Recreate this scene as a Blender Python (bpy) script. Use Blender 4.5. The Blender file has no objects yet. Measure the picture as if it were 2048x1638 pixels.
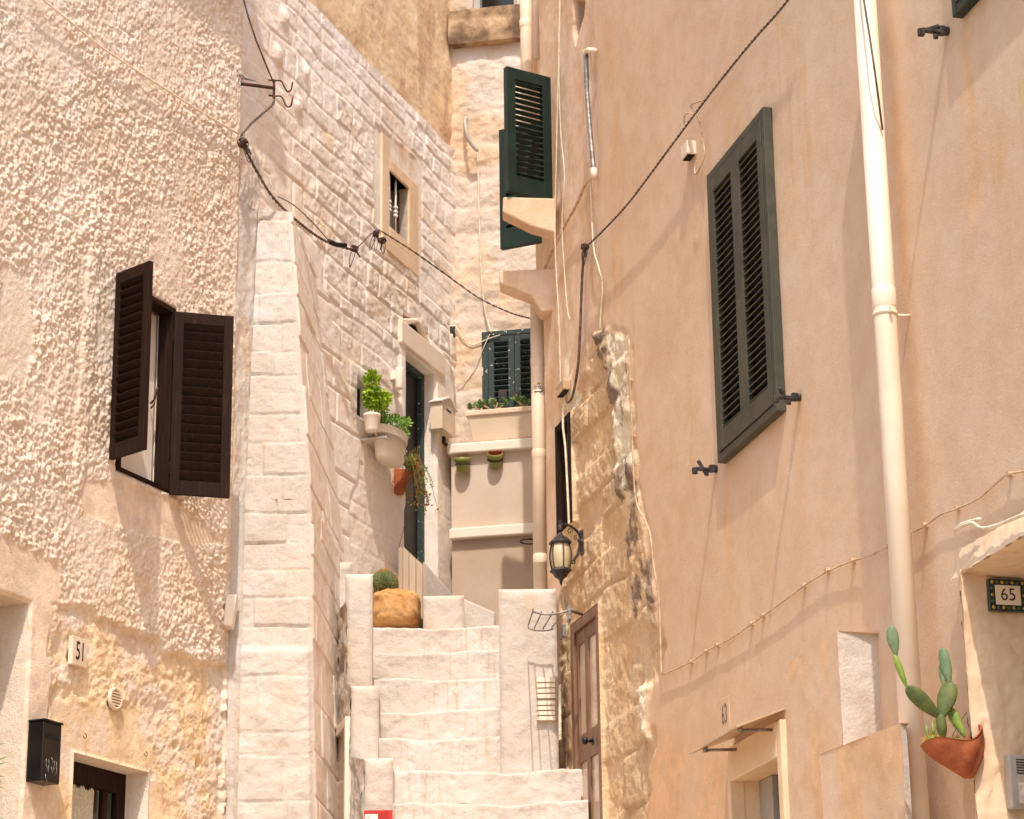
import bpy, math, random
import numpy as np
from mathutils import Vector as V
random.seed(7); np.random.seed(7)
R_ = math.radians
D = bpy.data
scn = bpy.context.scene
COL = scn.collection

# ---------------------------------------------------------------- camera
W0, H0 = 2048.0, 1638.0
FPX = 5057.0
PITCH, ROLL = R_(18.0), R_(0.75)
CZ = 1.6
cam_d = D.cameras.new('camera'); cam = D.objects.new('camera', cam_d); COL.objects.link(cam)
cam_d.sensor_width = 36; cam_d.lens = FPX / W0 * 36; cam_d.clip_start = .05; cam_d.clip_end = 500
rt0, up0, fw = V((1, 0, 0)), V((0, -math.sin(PITCH), math.cos(PITCH))), V((0, math.cos(PITCH), math.sin(PITCH)))
cr = rt0 * math.cos(ROLL) - up0 * math.sin(ROLL)
cu = rt0 * math.sin(ROLL) + up0 * math.cos(ROLL)
from mathutils import Matrix
m = Matrix.Identity(4)
for i in range(3):
    m[i][0], m[i][1], m[i][2] = cr[i], cu[i], -fw[i]
m[2][3] = CZ
cam.matrix_world = m
scn.camera = cam
CAM = V((0, 0, CZ))

# ---------------------------------------------------------------- light
SUNV = V((-0.01, .62, -1.0)).normalized()          # direction the sunlight travels
w = D.worlds.new('World'); scn.world = w; w.use_nodes = True
nt = w.node_tree
bg = nt.nodes['Background']
sky = nt.nodes.new('ShaderNodeTexSky'); sky.sky_type = 'NISHITA'; sky.sun_disc = False
sky.sun_elevation = math.asin(-SUNV.z); sky.sun_rotation = math.atan2(-SUNV.x, -SUNV.y)
sky.dust_density = 3.0; sky.ozone_density = .6
nt.links.new(sky.outputs[0], bg.inputs[0]); bg.inputs[1].default_value = .15
sd = D.lights.new('sun', 'SUN'); so = D.objects.new('sun', sd); COL.objects.link(so)
sd.energy = 2.3; sd.angle = R_(.53); sd.color = (1.0, .93, .82)
so.rotation_euler = SUNV.to_track_quat('-Z', 'Y').to_euler(); so.location = (0, 0, 30)
scn.view_settings.view_transform = 'Standard'; scn.view_settings.look = 'None'
scn.view_settings.exposure = .76; scn.view_settings.gamma = 1
scn.view_settings.use_curve_mapping = False
scn.view_settings.use_white_balance = True; scn.view_settings.white_balance_temperature = 6550; scn.view_settings.white_balance_tint = 10
scn.render.engine = 'CYCLES'
scn.cycles.max_bounces = 8; scn.cycles.diffuse_bounces = 6

# ---------------------------------------------------------------- geometry helpers
def ray(x, y):
    return fw * FPX + cr * (x - W0 / 2) + cu * (H0 / 2 - y)
def P(x, y, Y):                                   # the point at depth Y
    d = ray(x, y); return CAM + d * (Y / d.y)
def Pz(x, y, z):                                  # the point at height z
    d = ray(x, y); return CAM + d * ((z - CZ) / d.z)
def proj(p):                                      # Nx3 -> pixel arrays
    q = p - np.array([0, 0, CZ])
    f = q @ np.array(fw); return W0 / 2 + FPX * (q @ np.array(cr)) / f, H0 / 2 - FPX * (q @ np.array(cu)) / f
class Plane:
    def __init__(s, anchor, L, flip=1):
        s.O = V((anchor.x, anchor.y, 0)); s.L = V((L[0], L[1], 0)).normalized()
        s.N = V((s.L.y, -s.L.x, 0)) * flip
        if (s.O - V((0, 0, 0))).dot(s.N) > 0: s.N = -s.N
    def p(s, a, o, z): return s.O + s.L * a + s.N * o + V((0, 0, z))
    def at(s, x, y, o=0.0):
        d = ray(x, y); q = s.O + s.N * o
        t = (q - CAM).dot(s.N) / d.dot(s.N); return CAM + d * t
    def uv(s, x, y, o=0.0):
        q = s.at(x, y, o); return (q - s.O).dot(s.L), q.z
def hdir(x, y=2465):
    d = ray(x, y); return (d.x, d.y)
PR = Plane(P(1500, 600, 12.65), hdir(-308, 2480))
PL = Plane(P(276, 962, 14.55), hdir(3560, 2440))
PM = Plane(P(905, 700, 19.4), hdir(2960, 2440))
PB = Plane(P(912, 700, 19.46), (.97, -.21))
UP = V((0, 0, 1))

class MB:
    def __init__(s): s.v = []; s.f = []; s.m = []; s.sm = []
    def add(s, vs, fs, mi=0, smooth=False):
        b = len(s.v); s.v += [tuple(q) for q in vs]
        for f in fs: s.f.append([b + i for i in f]); s.m.append(mi); s.sm.append(smooth)
        return s
    def hexa(s, c, mi=0):                          # 8 corners: bottom 4 loop, top 4 loop
        return s.add(c, [(3, 2, 1, 0), (4, 5, 6, 7), (0, 1, 5, 4), (1, 2, 6, 5), (2, 3, 7, 6), (3, 0, 4, 7)], mi)
    def obox(s, c, a, b, h, mi=0):                 # centre + half vectors
        return s.hexa([c - a - b - h, c + a - b - h, c + a + b - h, c - a + b - h, c - a - b + h, c + a - b + h, c + a + b + h, c - a + b + h], mi)
    def pbox(s, pl, a0, a1, o0, o1, z0, z1, mi=0):
        q = pl.p
        return s.hexa([q(a0, o0, z0), q(a1, o0, z0), q(a1, o1, z0), q(a0, o1, z0), q(a0, o0, z1), q(a1, o0, z1), q(a1, o1, z1), q(a0, o1, z1)], mi)
    def tube(s, pts, r, n=7, mi=0, closed=False):
        pts = [V(p) for p in pts]; N = len(pts)
        if not isinstance(r, (list, tuple)): r = [r] * N
        prev = None; vs = []; fs = []
        for i, p in enumerate(pts):
            a = pts[(i - 1) % N] if (closed or i > 0) else p
            b = pts[(i + 1) % N] if (closed or i < N - 1) else p
            t = (b - a).normalized()
            if prev is None:
                u = t.orthogonal().normalized()
            else:
                u = (prev - t * prev.dot(t)).normalized()
            prev = u; w_ = t.cross(u)
            for k in range(n):
                an = 2 * math.pi * k / n; vs.append(p + (u * math.cos(an) + w_ * math.sin(an)) * r[i])
        M = N if closed else N - 1
        for i in range(M):
            j = (i + 1) % N
            for k in range(n): fs.append((i * n + k, i * n + (k + 1) % n, j * n + (k + 1) % n, j * n + k))
        if not closed: fs.append(tuple(range(n))[::-1]); fs.append(tuple((N - 1) * n + k for k in range(n)))
        return s.add(vs, fs, mi, True)
    def lathe(s, c, prof, ax=UP, n=24, mi=0, sx=None, sc=(1, 1), smooth=True, wob=None):
        ax = V(ax).normalized(); u = V(sx).normalized() if sx else ax.orthogonal().normalized(); w_ = ax.cross(u)
        vs = []; fs = []
        for i, (r, h) in enumerate(prof):
            for k in range(n):
                an = 2 * math.pi * k / n; rr = r * (wob(an, h) if wob else 1)
                vs.append(c + u * (math.cos(an) * rr * sc[0]) + w_ * (math.sin(an) * rr * sc[1]) + ax * h)
        for i in range(len(prof) - 1):
            for k in range(n): fs.append((i * n + k, i * n + (k + 1) % n, (i + 1) * n + (k + 1) % n, (i + 1) * n + k))
        return s.add(vs, fs, mi, smooth)
    def prism(s, pts, ext, mi=0):                  # polygon + extrusion vector
        n = len(pts); a = [V(p) for p in pts]; b = [p + ext for p in a]
        return s.add(a + b, [tuple(range(n))[::-1], tuple(range(n, 2 * n))] + [(i, (i + 1) % n, n + (i + 1) % n, n + i) for i in range(n)], mi)
    def grid(s, vs, nu, nv, mi=0, smooth=True, mask=None):
        b = len(s.v); s.v += [tuple(q) for q in vs]
        for j in range(nv - 1):
            for i in range(nu - 1):
                if mask is not None and not mask[j][i]: continue
                s.f.append([b + j * nu + i, b + j * nu + i + 1, b + (j + 1) * nu + i + 1, b + (j + 1) * nu + i]); s.m.append(mi); s.sm.append(smooth)
        return s

BASE = {}
def place(o, parent, loc=None):
    base = V(loc) if loc is not None else V((0, 0, 0))
    if parent is not None:
        o.parent = parent; o.location = base - BASE[parent.name] if loc is not None else (0, 0, 0)
        BASE[o.name] = base if loc is not None else BASE[parent.name]
    else:
        o.location = base; BASE[o.name] = base
def recalc(me):
    import bmesh
    bm = bmesh.new(); bm.from_mesh(me); bmesh.ops.recalc_face_normals(bm, faces=bm.faces); bm.to_mesh(me); bm.free()
def obj(name, mb, mats, parent=None, loc=None, bevel=0, norm=True):
    if not isinstance(mats, (list, tuple)): mats = [mats]
    me = D.meshes.new(name)
    off = V(loc) if loc is not None else (BASE[parent.name] if parent is not None else V((0, 0, 0)))
    me.from_pydata([(a - off.x, b - off.y, c - off.z) for a, b, c in mb.v], [], mb.f)
    for mt in mats: me.materials.append(mt)
    me.polygons.foreach_set('material_index', mb.m); me.polygons.foreach_set('use_smooth', mb.sm)
    if norm: recalc(me)
    o = D.objects.new(name, me); COL.objects.link(o); place(o, parent, loc)
    if bevel:
        b = o.modifiers.new('bevel', 'BEVEL'); b.width = bevel; b.segments = 2; b.limit_method = 'ANGLE'; b.angle_limit = R_(40)
    return o
def tag(o, label=None, cat=None, group=None, kind=None):
    if label: o['label'] = label
    if cat: o['category'] = cat
    if group: o['group'] = group
    if kind: o['kind'] = kind
    return o
def thing(name, label, cat, loc, group=None):
    o = D.objects.new(name, None); COL.objects.link(o); o.empty_display_size = .1; place(o, None, loc)
    return tag(o, label, cat, group)
def sub(name, parent, label=None):
    o = D.objects.new(name, None); COL.objects.link(o); o.empty_display_size = .1; place(o, parent)
    if label: o['label'] = label
    return o

# ---------------------------------------------------------------- noise
def hsh(ix, iy, s=0):
    h = (ix.astype(np.int64) * 374761393 + iy.astype(np.int64) * 668265263 + s * 1442695041) & 0xffffffff
    h = ((h ^ (h >> 13)) * 1274126177) & 0xffffffff
    h = h ^ (h >> 16); return (h & 0xffff) / 65535.0
def vn(x, y, s=0):
    ix, iy = np.floor(x), np.floor(y); fx, fy = x - ix, y - iy
    fx = fx * fx * (3 - 2 * fx); fy = fy * fy * (3 - 2 * fy)
    a, b, c, d = hsh(ix, iy, s), hsh(ix + 1, iy, s), hsh(ix, iy + 1, s), hsh(ix + 1, iy + 1, s)
    return a + (b - a) * fx + (c - a) * fy + (a - b - c + d) * fx * fy
def fbm(x, y, o=4, s=0, g=.5):
    t = 0; a = 1; n = 0
    for i in range(o):
        t = t + a * vn(x * 2 ** i, y * 2 ** i, s + i * 17); n += a; a *= g
    return t / n - .5
def sst(a, b, x): t = np.clip((x - a) / (b - a), 0, 1); return t * t * (3 - 2 * t)
def worley(x, y, s=0):
    ix, iy = np.floor(x), np.floor(y); best = np.full(x.shape, 9.0); hid = np.zeros(x.shape)
    for dx in (-1, 0, 1):
        for dy in (-1, 0, 1):
            jx, jy = ix + dx, iy + dy
            px = jx + hsh(jx, jy, s); py = jy + hsh(jx, jy, s + 5)
            d = (px - x) ** 2 + (py - y) ** 2; m_ = d < best
            best = np.where(m_, d, best); hid = np.where(m_, hsh(jx, jy, s + 9), hid)
    return np.sqrt(best), hid
def courses(u, v, rh, bl, s=0, groove=.02, depth=.02, var=.015, warp=.02, rnd=.35):
    u = u + fbm(u * 3, v * 3, 2, s + 3) * warp * 2; v = v + fbm(u * 2.2, v * 2.2, 2, s + 4) * warp * 2
    rs = np.random.RandomState(s + 11); lo, hi = -1.5, 16.0
    ed = [lo]
    while ed[-1] < hi: ed.append(ed[-1] + rh * (1 + rnd * (rs.rand() * 2 - 1)))
    ed = np.array(ed); row = np.searchsorted(ed, v) - 1; row = np.clip(row, 0, len(ed) - 2)
    dv = np.minimum(v - ed[row], ed[row + 1] - v)
    ln = bl * (1 + .45 * (rs.rand(len(ed)) * 2 - 1)); of = rs.rand(len(ed)) * bl * 3
    q = (u + of[row]) / ln[row]; c0 = np.floor(q)
    j0 = hsh(c0, row, s) * .4; j1 = hsh(c0 + 1, row, s) * .4
    q2 = q - c0
    left = q2 < j0; c = np.where(left, c0 - 1, c0)
    du = np.where(left, (j0 - q2), np.minimum(q2 - j0, 1 + j1 - q2)) * ln[row]
    e = np.minimum(du, dv); t = hsh(c, row, s + 2)
    pr = sst(0, groove, e); return pr * depth + pr * (t - .5) * var, t, pr
def inpoly(x, y, poly):
    r = np.zeros(x.shape, bool); n = len(poly)
    for i in range(n):
        x0, y0 = poly[i]; x1, y1 = poly[(i + 1) % n]
        c = ((y0 > y) != (y1 > y)); xs = (x1 - x0) * (y - y0) / ((y1 - y0) if y1 != y0 else 1e-9) + x0
        r ^= c & (x < xs)
    return r
def blur(a, n):
    a = a.astype(float)
    for _ in range(n):
        p = np.pad(a, 1, mode='edge'); a = (p[:-2, 1:-1] + p[2:, 1:-1] + p[1:-1, :-2] + p[1:-1, 2:] + p[1:-1, 1:-1] * 2) / 6
    return a

def patch(name, c, step, hf, mat, parent=None, holes=(), keep=None, hint=None, fade='', loc=None):
    """relief surface on the quad c = (p00,p10,p11,p01); hf(u,v,px,py)->(h, {attr})"""
    p00, p10, p11, p01 = [V(q) for q in c]
    lu = max((p10 - p00).length, (p11 - p01).length); lv = max((p01 - p00).length, (p11 - p10).length)
    us = np.linspace(0, 1, max(2, int(lu / step) + 1)); vs = np.linspace(0, 1, max(2, int(lv / step) + 1))
    def snap(arr, vals):
        vals = sorted({round(float(x), 7) for x in vals if 0 < x < 1}); st_ = arr[1] - arr[0]
        keep_ = [a for a in arr if a in (0.0, 1.0) or all(abs(a - x) > st_ * .4 for x in vals)]
        return np.array(sorted(keep_ + vals))
    us = snap(us, [h[0] for h in holes] + [h[1] for h in holes]); vs = snap(vs, [h[2] for h in holes] + [h[3] for h in holes])
    U, Vv = np.meshgrid(us, vs)
    A = [np.array(q) for q in (p00, p10, p11, p01)]
    Pn = ((1 - U) * (1 - Vv))[..., None] * A[0] + (U * (1 - Vv))[..., None] * A[1] + (U * Vv)[..., None] * A[2] + ((1 - U) * Vv)[..., None] * A[3]
    n = (p10 - p00).cross(p01 - p00).normalized()
    mid = (p00 + p10 + p11 + p01) / 4
    tocam = (hint if hint is not None else CAM - mid)
    if n.dot(tocam) < 0: n = -n
    px, py = proj(Pn.reshape(-1, 3)); px = px.reshape(U.shape); py = py.reshape(U.shape)
    h, at = hf(U * lu, Vv * lv, px, py)
    for a0, a1, b0, b1 in holes:
        d = np.maximum(np.maximum(a0 - U, U - a1) * lu, np.maximum(b0 - Vv, Vv - b1) * lv); h = h * sst(-.001, .022, d)
    for e_, d in (('l', U * lu), ('r', (1 - U) * lu), ('b', Vv * lv), ('t', (1 - Vv) * lv)):
        if e_ in fade: h = h * sst(0, .03, d)
    Q = Pn + np.array(n) * h[..., None]
    nu, nv = len(us), len(vs)
    uc, vc = (us[:-1] + us[1:]) / 2, (vs[:-1] + vs[1:]) / 2
    UC, VC = np.meshgrid(uc, vc); ok = np.ones(UC.shape, bool)
    for a0, a1, b0, b1 in holes: ok &= ~((UC > a0) & (UC < a1) & (VC > b0) & (VC < b1))
    if keep is not None:
        ok &= inpoly((px[:-1, :-1] + px[1:, 1:]) / 2, (py[:-1, :-1] + py[1:, 1:]) / 2, keep)
    J, I = np.nonzero(ok); b = J * nu + I
    F = np.stack([b, b + 1, b + nu + 1, b + nu], 1)
    me = D.meshes.new(name); off = V(loc) if loc is not None else (BASE[parent.name] if parent is not None else V((0, 0, 0)))
    co = (Q.reshape(-1, 3) - np.array(off)).astype(np.float32)
    me.vertices.add(len(co)); me.vertices.foreach_set('co', co.ravel())
    me.loops.add(F.size); me.loops.foreach_set('vertex_index', F.astype(np.int32).ravel())
    me.polygons.add(len(F)); me.polygons.foreach_set('loop_start', np.arange(0, F.size, 4, dtype=np.int32))
    me.polygons.foreach_set('use_smooth', np.ones(len(F), bool))
    me.update(calc_edges=True)
    for k, a in at.items():
        la = me.attributes.new(k, 'FLOAT', 'POINT'); la.data.foreach_set('value', a.astype(np.float32).ravel())
    me.materials.append(mat)
    o = D.objects.new(name, me); COL.objects.link(o); place(o, parent, loc); return o
def wall(name, pl, s0, s1, z0, z1, step, hf, mat, parent, holes=(), o=0.0, keep=None, fade=''):
    """relief wall in a plane's own metres; holes = (s0,s1,z0,z1)"""
    hh = [((a - s0) / (s1 - s0), (b - s0) / (s1 - s0), (c - z0) / (z1 - z0), (d - z0) / (z1 - z0)) for a, b, c, d in holes]
    return patch(name, (pl.p(s0, o, z0), pl.p(s1, o, z0), pl.p(s1, o, z1), pl.p(s0, o, z1)), step, hf, mat, parent, hh, keep, hint=pl.N, fade=fade)
def reveal(mb, pl, h, d, mi=0, front=.0):          # four inner faces of an opening
    a, b, c, e = h; q = pl.p
    for x in ((q(a, front, c), q(a, -d, c), q(a, -d, e), q(a, front, e)), (q(b, front, c), q(b, -d, c), q(b, -d, e), q(b, front, e)),
              (q(a, front, c), q(b, front, c), q(b, -d, c), q(a, -d, c)), (q(a, front, e), q(b, front, e), q(b, -d, e), q(a, -d, e))):
        mb.add(x, [(0, 1, 2, 3)], mi)
    return mb

# ---------------------------------------------------------------- materials
def lin(c): return tuple(((x / 255) / 12.92 if x <= 10 else (((x / 255) + .055) / 1.055) ** 2.4) for x in c) + (1,)
def NN(nt, t, **k):
    n = nt.nodes.new(t)
    for a, b in k.items(): setattr(n, a, b)
    return n
def mixc(nt, f, a, b, mode='MIX'):
    n = nt.nodes.new('ShaderNodeMix'); n.data_type = 'RGBA'; n.blend_type = mode
    for i, x in ((0, f), (6, a), (7, b)):
        if hasattr(x, 'is_output'): nt.links.new(x, n.inputs[i])
        else: n.inputs[i].default_value = x
    return n.outputs[2]
def ramp(nt, x, a, b):
    n = nt.nodes.new('ShaderNodeMapRange'); n.interpolation_type = 'SMOOTHSTEP'
    nt.links.new(x, n.inputs[0]); n.inputs[1].default_value = a; n.inputs[2].default_value = b; return n.outputs[0]
def noise(nt, co, sc, det=4, rough=.55, dist=0, stretch=None):
    n = nt.nodes.new('ShaderNodeTexNoise'); n.inputs['Scale'].default_value = sc; n.inputs['Detail'].default_value = det
    n.inputs['Roughness'].default_value = rough; n.inputs['Distortion'].default_value = dist
    if stretch:
        mp = nt.nodes.new('ShaderNodeMapping'); mp.inputs['Scale'].default_value = stretch; nt.links.new(co, mp.inputs[0]); co = mp.outputs[0]
    nt.links.new(co, n.inputs['Vector']); return n.outputs[0]
def mat_wall(name, c1, c2, m1=None, m2=None, streak=None, speck=None, grain=90, bump=.25, bdist=.004, coarse=7, big=1.2, rough=.9, streakamt=.6, tone=.12, sscale=(6, .12), fine=.03):
    mt = D.materials.new(name); mt.use_nodes = True; nt = mt.node_tree; b = nt.nodes['Principled BSDF']
    b.inputs['Roughness'].default_value = rough
    b.inputs['Specular IOR Level'].default_value = .15
    co = nt.nodes.new('ShaderNodeNewGeometry').outputs['Position']
    col = mixc(nt, ramp(nt, noise(nt, co, big, 5, .6), .38, .62), lin(c1), lin(c2))
    if streak:
        s = ramp(nt, noise(nt, co, sscale[0], 4, .6, .4, (1.2, 1.2, sscale[1])), .52, .72)
        s2 = ramp(nt, noise(nt, co, .9, 3), .42, .62)
        mm = NN(nt, 'ShaderNodeMath', operation='MULTIPLY'); nt.links.new(s, mm.inputs[0]); nt.links.new(s2, mm.inputs[1])
        m3 = NN(nt, 'ShaderNodeMath', operation='MULTIPLY'); nt.links.new(mm.outputs[0], m3.inputs[0]); m3.inputs[1].default_value = streakamt
        col = mixc(nt, m3.outputs[0], col, lin(streak))
    for at, c in (('m1', m1), ('m2', m2)):
        if c:
            a = NN(nt, 'ShaderNodeAttribute', attribute_name=at)
            cc = mixc(nt, ramp(nt, noise(nt, co, 9, 6, .65), .35, .65), lin(c), lin([min(255, x * 1.13) for x in c]))
            col = mixc(nt, a.outputs['Fac'], col, cc)
    if speck:
        col = mixc(nt, ramp(nt, noise(nt, co, 14, 7, .7, .3), .62, .72), col, lin(speck))
    col = mixc(nt, ramp(nt, noise(nt, co, 3.3, 9, .78, .2), .36, .66), col, mixc(nt, 1.0, col, (1 - fine * 1.5, 1 - fine * 2.6, 1 - fine * 4.2, 1), 'MULTIPLY'))
    t = NN(nt, 'ShaderNodeAttribute', attribute_name='tone')
    g = noise(nt, co, 35, 5, .6)
    mr = NN(nt, 'ShaderNodeMapRange'); nt.links.new(g, mr.inputs[0]); mr.inputs[1].default_value = .3; mr.inputs[2].default_value = .7; mr.inputs[3].default_value = 1 - tone * .6; mr.inputs[4].default_value = 1 + tone * .25
    hs = NN(nt, 'ShaderNodeVectorMath', operation='SCALE'); nt.links.new(col, hs.inputs[0]); nt.links.new(mr.outputs[0], hs.inputs['Scale'])
    mr2 = NN(nt, 'ShaderNodeMapRange'); nt.links.new(t.outputs['Fac'], mr2.inputs[0]); mr2.inputs[3].default_value = 1; mr2.inputs[4].default_value = 1 - tone
    hs2 = NN(nt, 'ShaderNodeVectorMath', operation='SCALE'); nt.links.new(hs.outputs[0], hs2.inputs[0]); nt.links.new(mr2.outputs[0], hs2.inputs['Scale'])
    nt.links.new(hs2.outputs[0], b.inputs['Base Color'])
    h1 = noise(nt, co, grain, 6, .7); h2 = noise(nt, co, coarse, 5, .55)
    ad = NN(nt, 'ShaderNodeMath', operation='MULTIPLY_ADD'); nt.links.new(h2, ad.inputs[0]); ad.inputs[1].default_value = 2.5; nt.links.new(h1, ad.inputs[2])
    bp = NN(nt, 'ShaderNodeBump'); bp.inputs['Strength'].default_value = bump; bp.inputs['Distance'].default_value = bdist
    nt.links.new(ad.outputs[0], bp.inputs['Height']); nt.links.new(bp.outputs[0], b.inputs['Normal'])
    return mt
def mat(name, c, rough=.6, metal=0, c2=None, scale=12, bump=0, bd=.002, spec=.4, trans=0, stretch=None, alpha=1, sub_=0, f=(.4, .6)):
    mt = D.materials.new(name); mt.use_nodes = True; nt = mt.node_tree; b = nt.nodes['Principled BSDF']
    b.inputs['Roughness'].default_value = rough; b.inputs['Metallic'].default_value = metal; b.inputs['Specular IOR Level'].default_value = spec
    b.inputs['Transmission Weight'].default_value = trans; b.inputs['Alpha'].default_value = alpha
    co = nt.nodes.new('ShaderNodeNewGeometry').outputs['Position']
    nz = noise(nt, co, scale, 5, .6, 0, stretch)
    c2 = c2 or [x * .8 for x in c]
    nt.links.new(mixc(nt, ramp(nt, nz, *f), lin(c), lin(c2)), b.inputs['Base Color'])
    if bump:
        bp = NN(nt, 'ShaderNodeBump'); bp.inputs['Strength'].default_value = bump; bp.inputs['Distance'].default_value = bd
        nt.links.new(noise(nt, co, scale * 4, 5, .6, 0, stretch), bp.inputs['Height']); nt.links.new(bp.outputs[0], b.inputs['Normal'])
    return mt
M = {}
M['stucco'] = mat_wall('rough_stucco', (243, 228, 214), (236, 218, 200), m1=(230, 204, 170), m2=(228, 207, 187), grain=90, bump=.9, bdist=.008, tone=.1, fine=.06)
M['white'] = mat_wall('whitewashed_stone', (249, 240, 232), (245, 232, 220), m1=(230, 196, 156), m2=(206, 178, 150), grain=70, bump=.9, bdist=.006, tone=.07, fine=.035)  # bright whitewash copy for faces the sun only grazes
M['whiteb'] = mat_wall('whitewash_sun_dimmed', (208, 201, 195), (203, 192, 182), m1=(196, 160, 122), m2=(176, 148, 122), streak=(190, 160, 130), grain=45, bump=.9, bdist=.007, tone=.06, streakamt=.35, fine=.04)  # whitewash copy with its colour darkened to offset direct sun on front faces
M['butt'] = mat_wall('whitewashed_ashlar_sun_dimmed', (208, 200, 194), (203, 192, 182), m1=(206, 176, 142), grain=55, bump=.9, bdist=.007, tone=.06, fine=.035)  # same whitewash darkened for the sunlit buttress front; its side keeps the brighter copy
M['backw'] = mat_wall('old_limewash_sun_dimmed', (217, 207, 199), (212, 196, 182), m1=(214, 178, 136), grain=45, bump=.9, bdist=.007, tone=.06, fine=.06)  # limewash colour lowered to offset the sun falling full on the back wall
M['steps'] = mat_wall('whitewashed_steps_sun_dimmed', (211, 204, 198), (206, 195, 185), m1=(196, 160, 122), m2=(176, 148, 122), streak=(182, 148, 112), grain=45, bump=.9, bdist=.007, tone=.06, streakamt=.45, sscale=(26, .045), fine=.035)  # streaked copy for the steps, base colour darkened against direct sun
M['plaster'] = mat_wall('peach_plaster', (220, 192, 165), (214, 184, 156), m1=(206, 160, 112), m2=(186, 148, 120), streak=(210, 172, 130), grain=85, bump=.55, bdist=.005, coarse=3, big=.8, tone=.06, streakamt=.55, fine=.045)
M['plaster2'] = mat_wall('pale_plaster', (228, 204, 182), (214, 184, 156), m1=(240, 222, 200), m2=(186, 148, 120), streak=(240, 222, 202), streakamt=.9, fine=.06, grain=70, bump=.7, bdist=.004, coarse=6, big=2.5, tone=.06)
M['ochre'] = mat_wall('ochre_render', (238, 212, 176), (228, 198, 160), m2=(184, 146, 114), streak=(190, 154, 122), fine=.07, grain=50, bump=.9, bdist=.004, big=2, tone=.12, streakamt=.8)
M['tufa'] = mat_wall('bare_tufa_stone', (234, 208, 174), (226, 192, 152), m1=(242, 226, 204), m2=(136, 118, 102), grain=40, fine=.05, bump=1.0, bdist=.01, big=3, tone=.18)
M['trim'] = mat_wall('limestone_trim', (234, 208, 178), (226, 198, 166), streak=(200, 158, 116), grain=80, bump=.3, bdist=.003, tone=.08)
M['trimw'] = mat_wall('painted_stone_trim', (240, 222, 202), (233, 212, 190), grain=80, bump=.3, bdist=.003, tone=.05)
M['stain'] = mat_wall('weathered_sill_stone', (196, 166, 134), (120, 98, 78), speck=(84, 68, 56), grain=40, bump=.7, bdist=.006, big=4, tone=.2)
M['grey'] = mat_wall('greyish_panel_plaster', (214, 196, 180), (208, 188, 170), grain=90, bump=.15, bdist=.002, tone=.04)
M['mesh'] = mat_wall('woven_screen', (204, 184, 166), (196, 174, 154), grain=200, bump=.2, bdist=.002, tone=.05)
M['green'] = mat('dark_green_paint', (18, 42, 34), .42, c2=(14, 34, 28), scale=6, bump=.1)
M['teal'] = mat('chipped_blue_green_paint', (46, 62, 60), .65, c2=(205, 200, 185), scale=38, bump=.3, f=(.64, .67))
M['olive'] = mat('grey_green_paint', (70, 68, 54), .55, c2=(58, 58, 47), scale=5, bump=.1)
M['oliveslat'] = mat('grey_green_slats', (88, 80, 62), .6, c2=(74, 68, 54), scale=9)
M['brown'] = mat('weathered_brown_wood', (38, 23, 16), .7, c2=(64, 40, 26), spec=.12, scale=10, bump=.5, stretch=(6, 6, .5), f=(.5, .8))
M['black'] = mat('dark_void', (14, 11, 9), .9)
M['doordark'] = mat('dark_door_paint', (44, 34, 30), .5, c2=(34, 30, 28), scale=4)
M['redwood'] = mat('varnished_door_wood', (132, 98, 76), .45, c2=(108, 76, 56), scale=10, bump=.3, stretch=(6, 6, .4))
M['inner'] = mat('door_glass_reflection', (206, 184, 160), .12, c2=(190, 168, 146), scale=2, spec=.8)
M['cream'] = mat('cream_plastic', (226, 206, 182), .5, c2=(218, 196, 170), scale=3)
M['pipe'] = mat('cream_pvc', (238, 222, 200), .38, c2=(228, 208, 184), scale=2, spec=.5)
M['iron'] = mat('wrought_iron', (46, 42, 44), .5, metal=.4, c2=(72, 64, 62), scale=30, bump=.3)
M['rust'] = mat('rusty_iron', (98, 58, 38), .85, c2=(60, 38, 28), scale=30, bump=.5)
M['galv'] = mat('galvanised_metal', (150, 146, 144), .5, metal=.6, c2=(120, 112, 108), scale=20)
M['cable'] = mat('old_cable', (112, 92, 76), .8, c2=(78, 64, 54), scale=25)
M['cablelt'] = mat('painted_cable', (206, 178, 146), .8, c2=(178, 148, 118), scale=20)
M['cablepale'] = mat('whitewashed_cable', (236, 218, 198), .85, c2=(222, 200, 176), scale=20)
M['cord'] = mat('pale_cord', (222, 212, 190), .8, c2=(206, 190, 160), scale=20)
M['blackp'] = mat('black_enamel', (22, 19, 18), .35, c2=(30, 26, 24), scale=5)
M['terra'] = mat('terracotta', (172, 96, 60), .8, c2=(150, 76, 44), scale=11, bump=.4)
M['limepot'] = mat('lime_glaze', (142, 146, 70), .35, c2=(128, 134, 60), scale=8)
M['lamp_glass'] = mat('amber_glass', (238, 224, 190), .15, c2=(228, 208, 170), scale=8, trans=.35, spec=.6)
M['leaf'] = mat('basil_leaf', (112, 152, 26), .5, c2=(164, 186, 52), scale=26, sub_=.2)
M['leafd'] = mat('small_green_leaf', (84, 128, 44), .5, c2=(124, 160, 66), scale=30)
M['dry'] = mat('dry_stems', (128, 74, 40), .8, c2=(108, 112, 40), scale=30)
M['succ'] = mat('succulent_leaf', (62, 92, 44), .45, c2=(92, 118, 60), scale=20)
M['cact'] = mat('cactus_pad', (92, 100, 46), .6, c2=(74, 88, 44), scale=18, bump=.4)
M['cactg'] = mat('grey_green_cactus_pad', (112, 132, 98), .6, c2=(96, 120, 86), scale=18, bump=.4)
M['cactl'] = mat('young_cactus_pad', (136, 158, 66), .55, c2=(112, 138, 56), scale=18, bump=.4)
M['ball'] = mat('barrel_cactus_flesh', (72, 92, 50), .6, c2=(54, 76, 42), scale=18)
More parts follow.
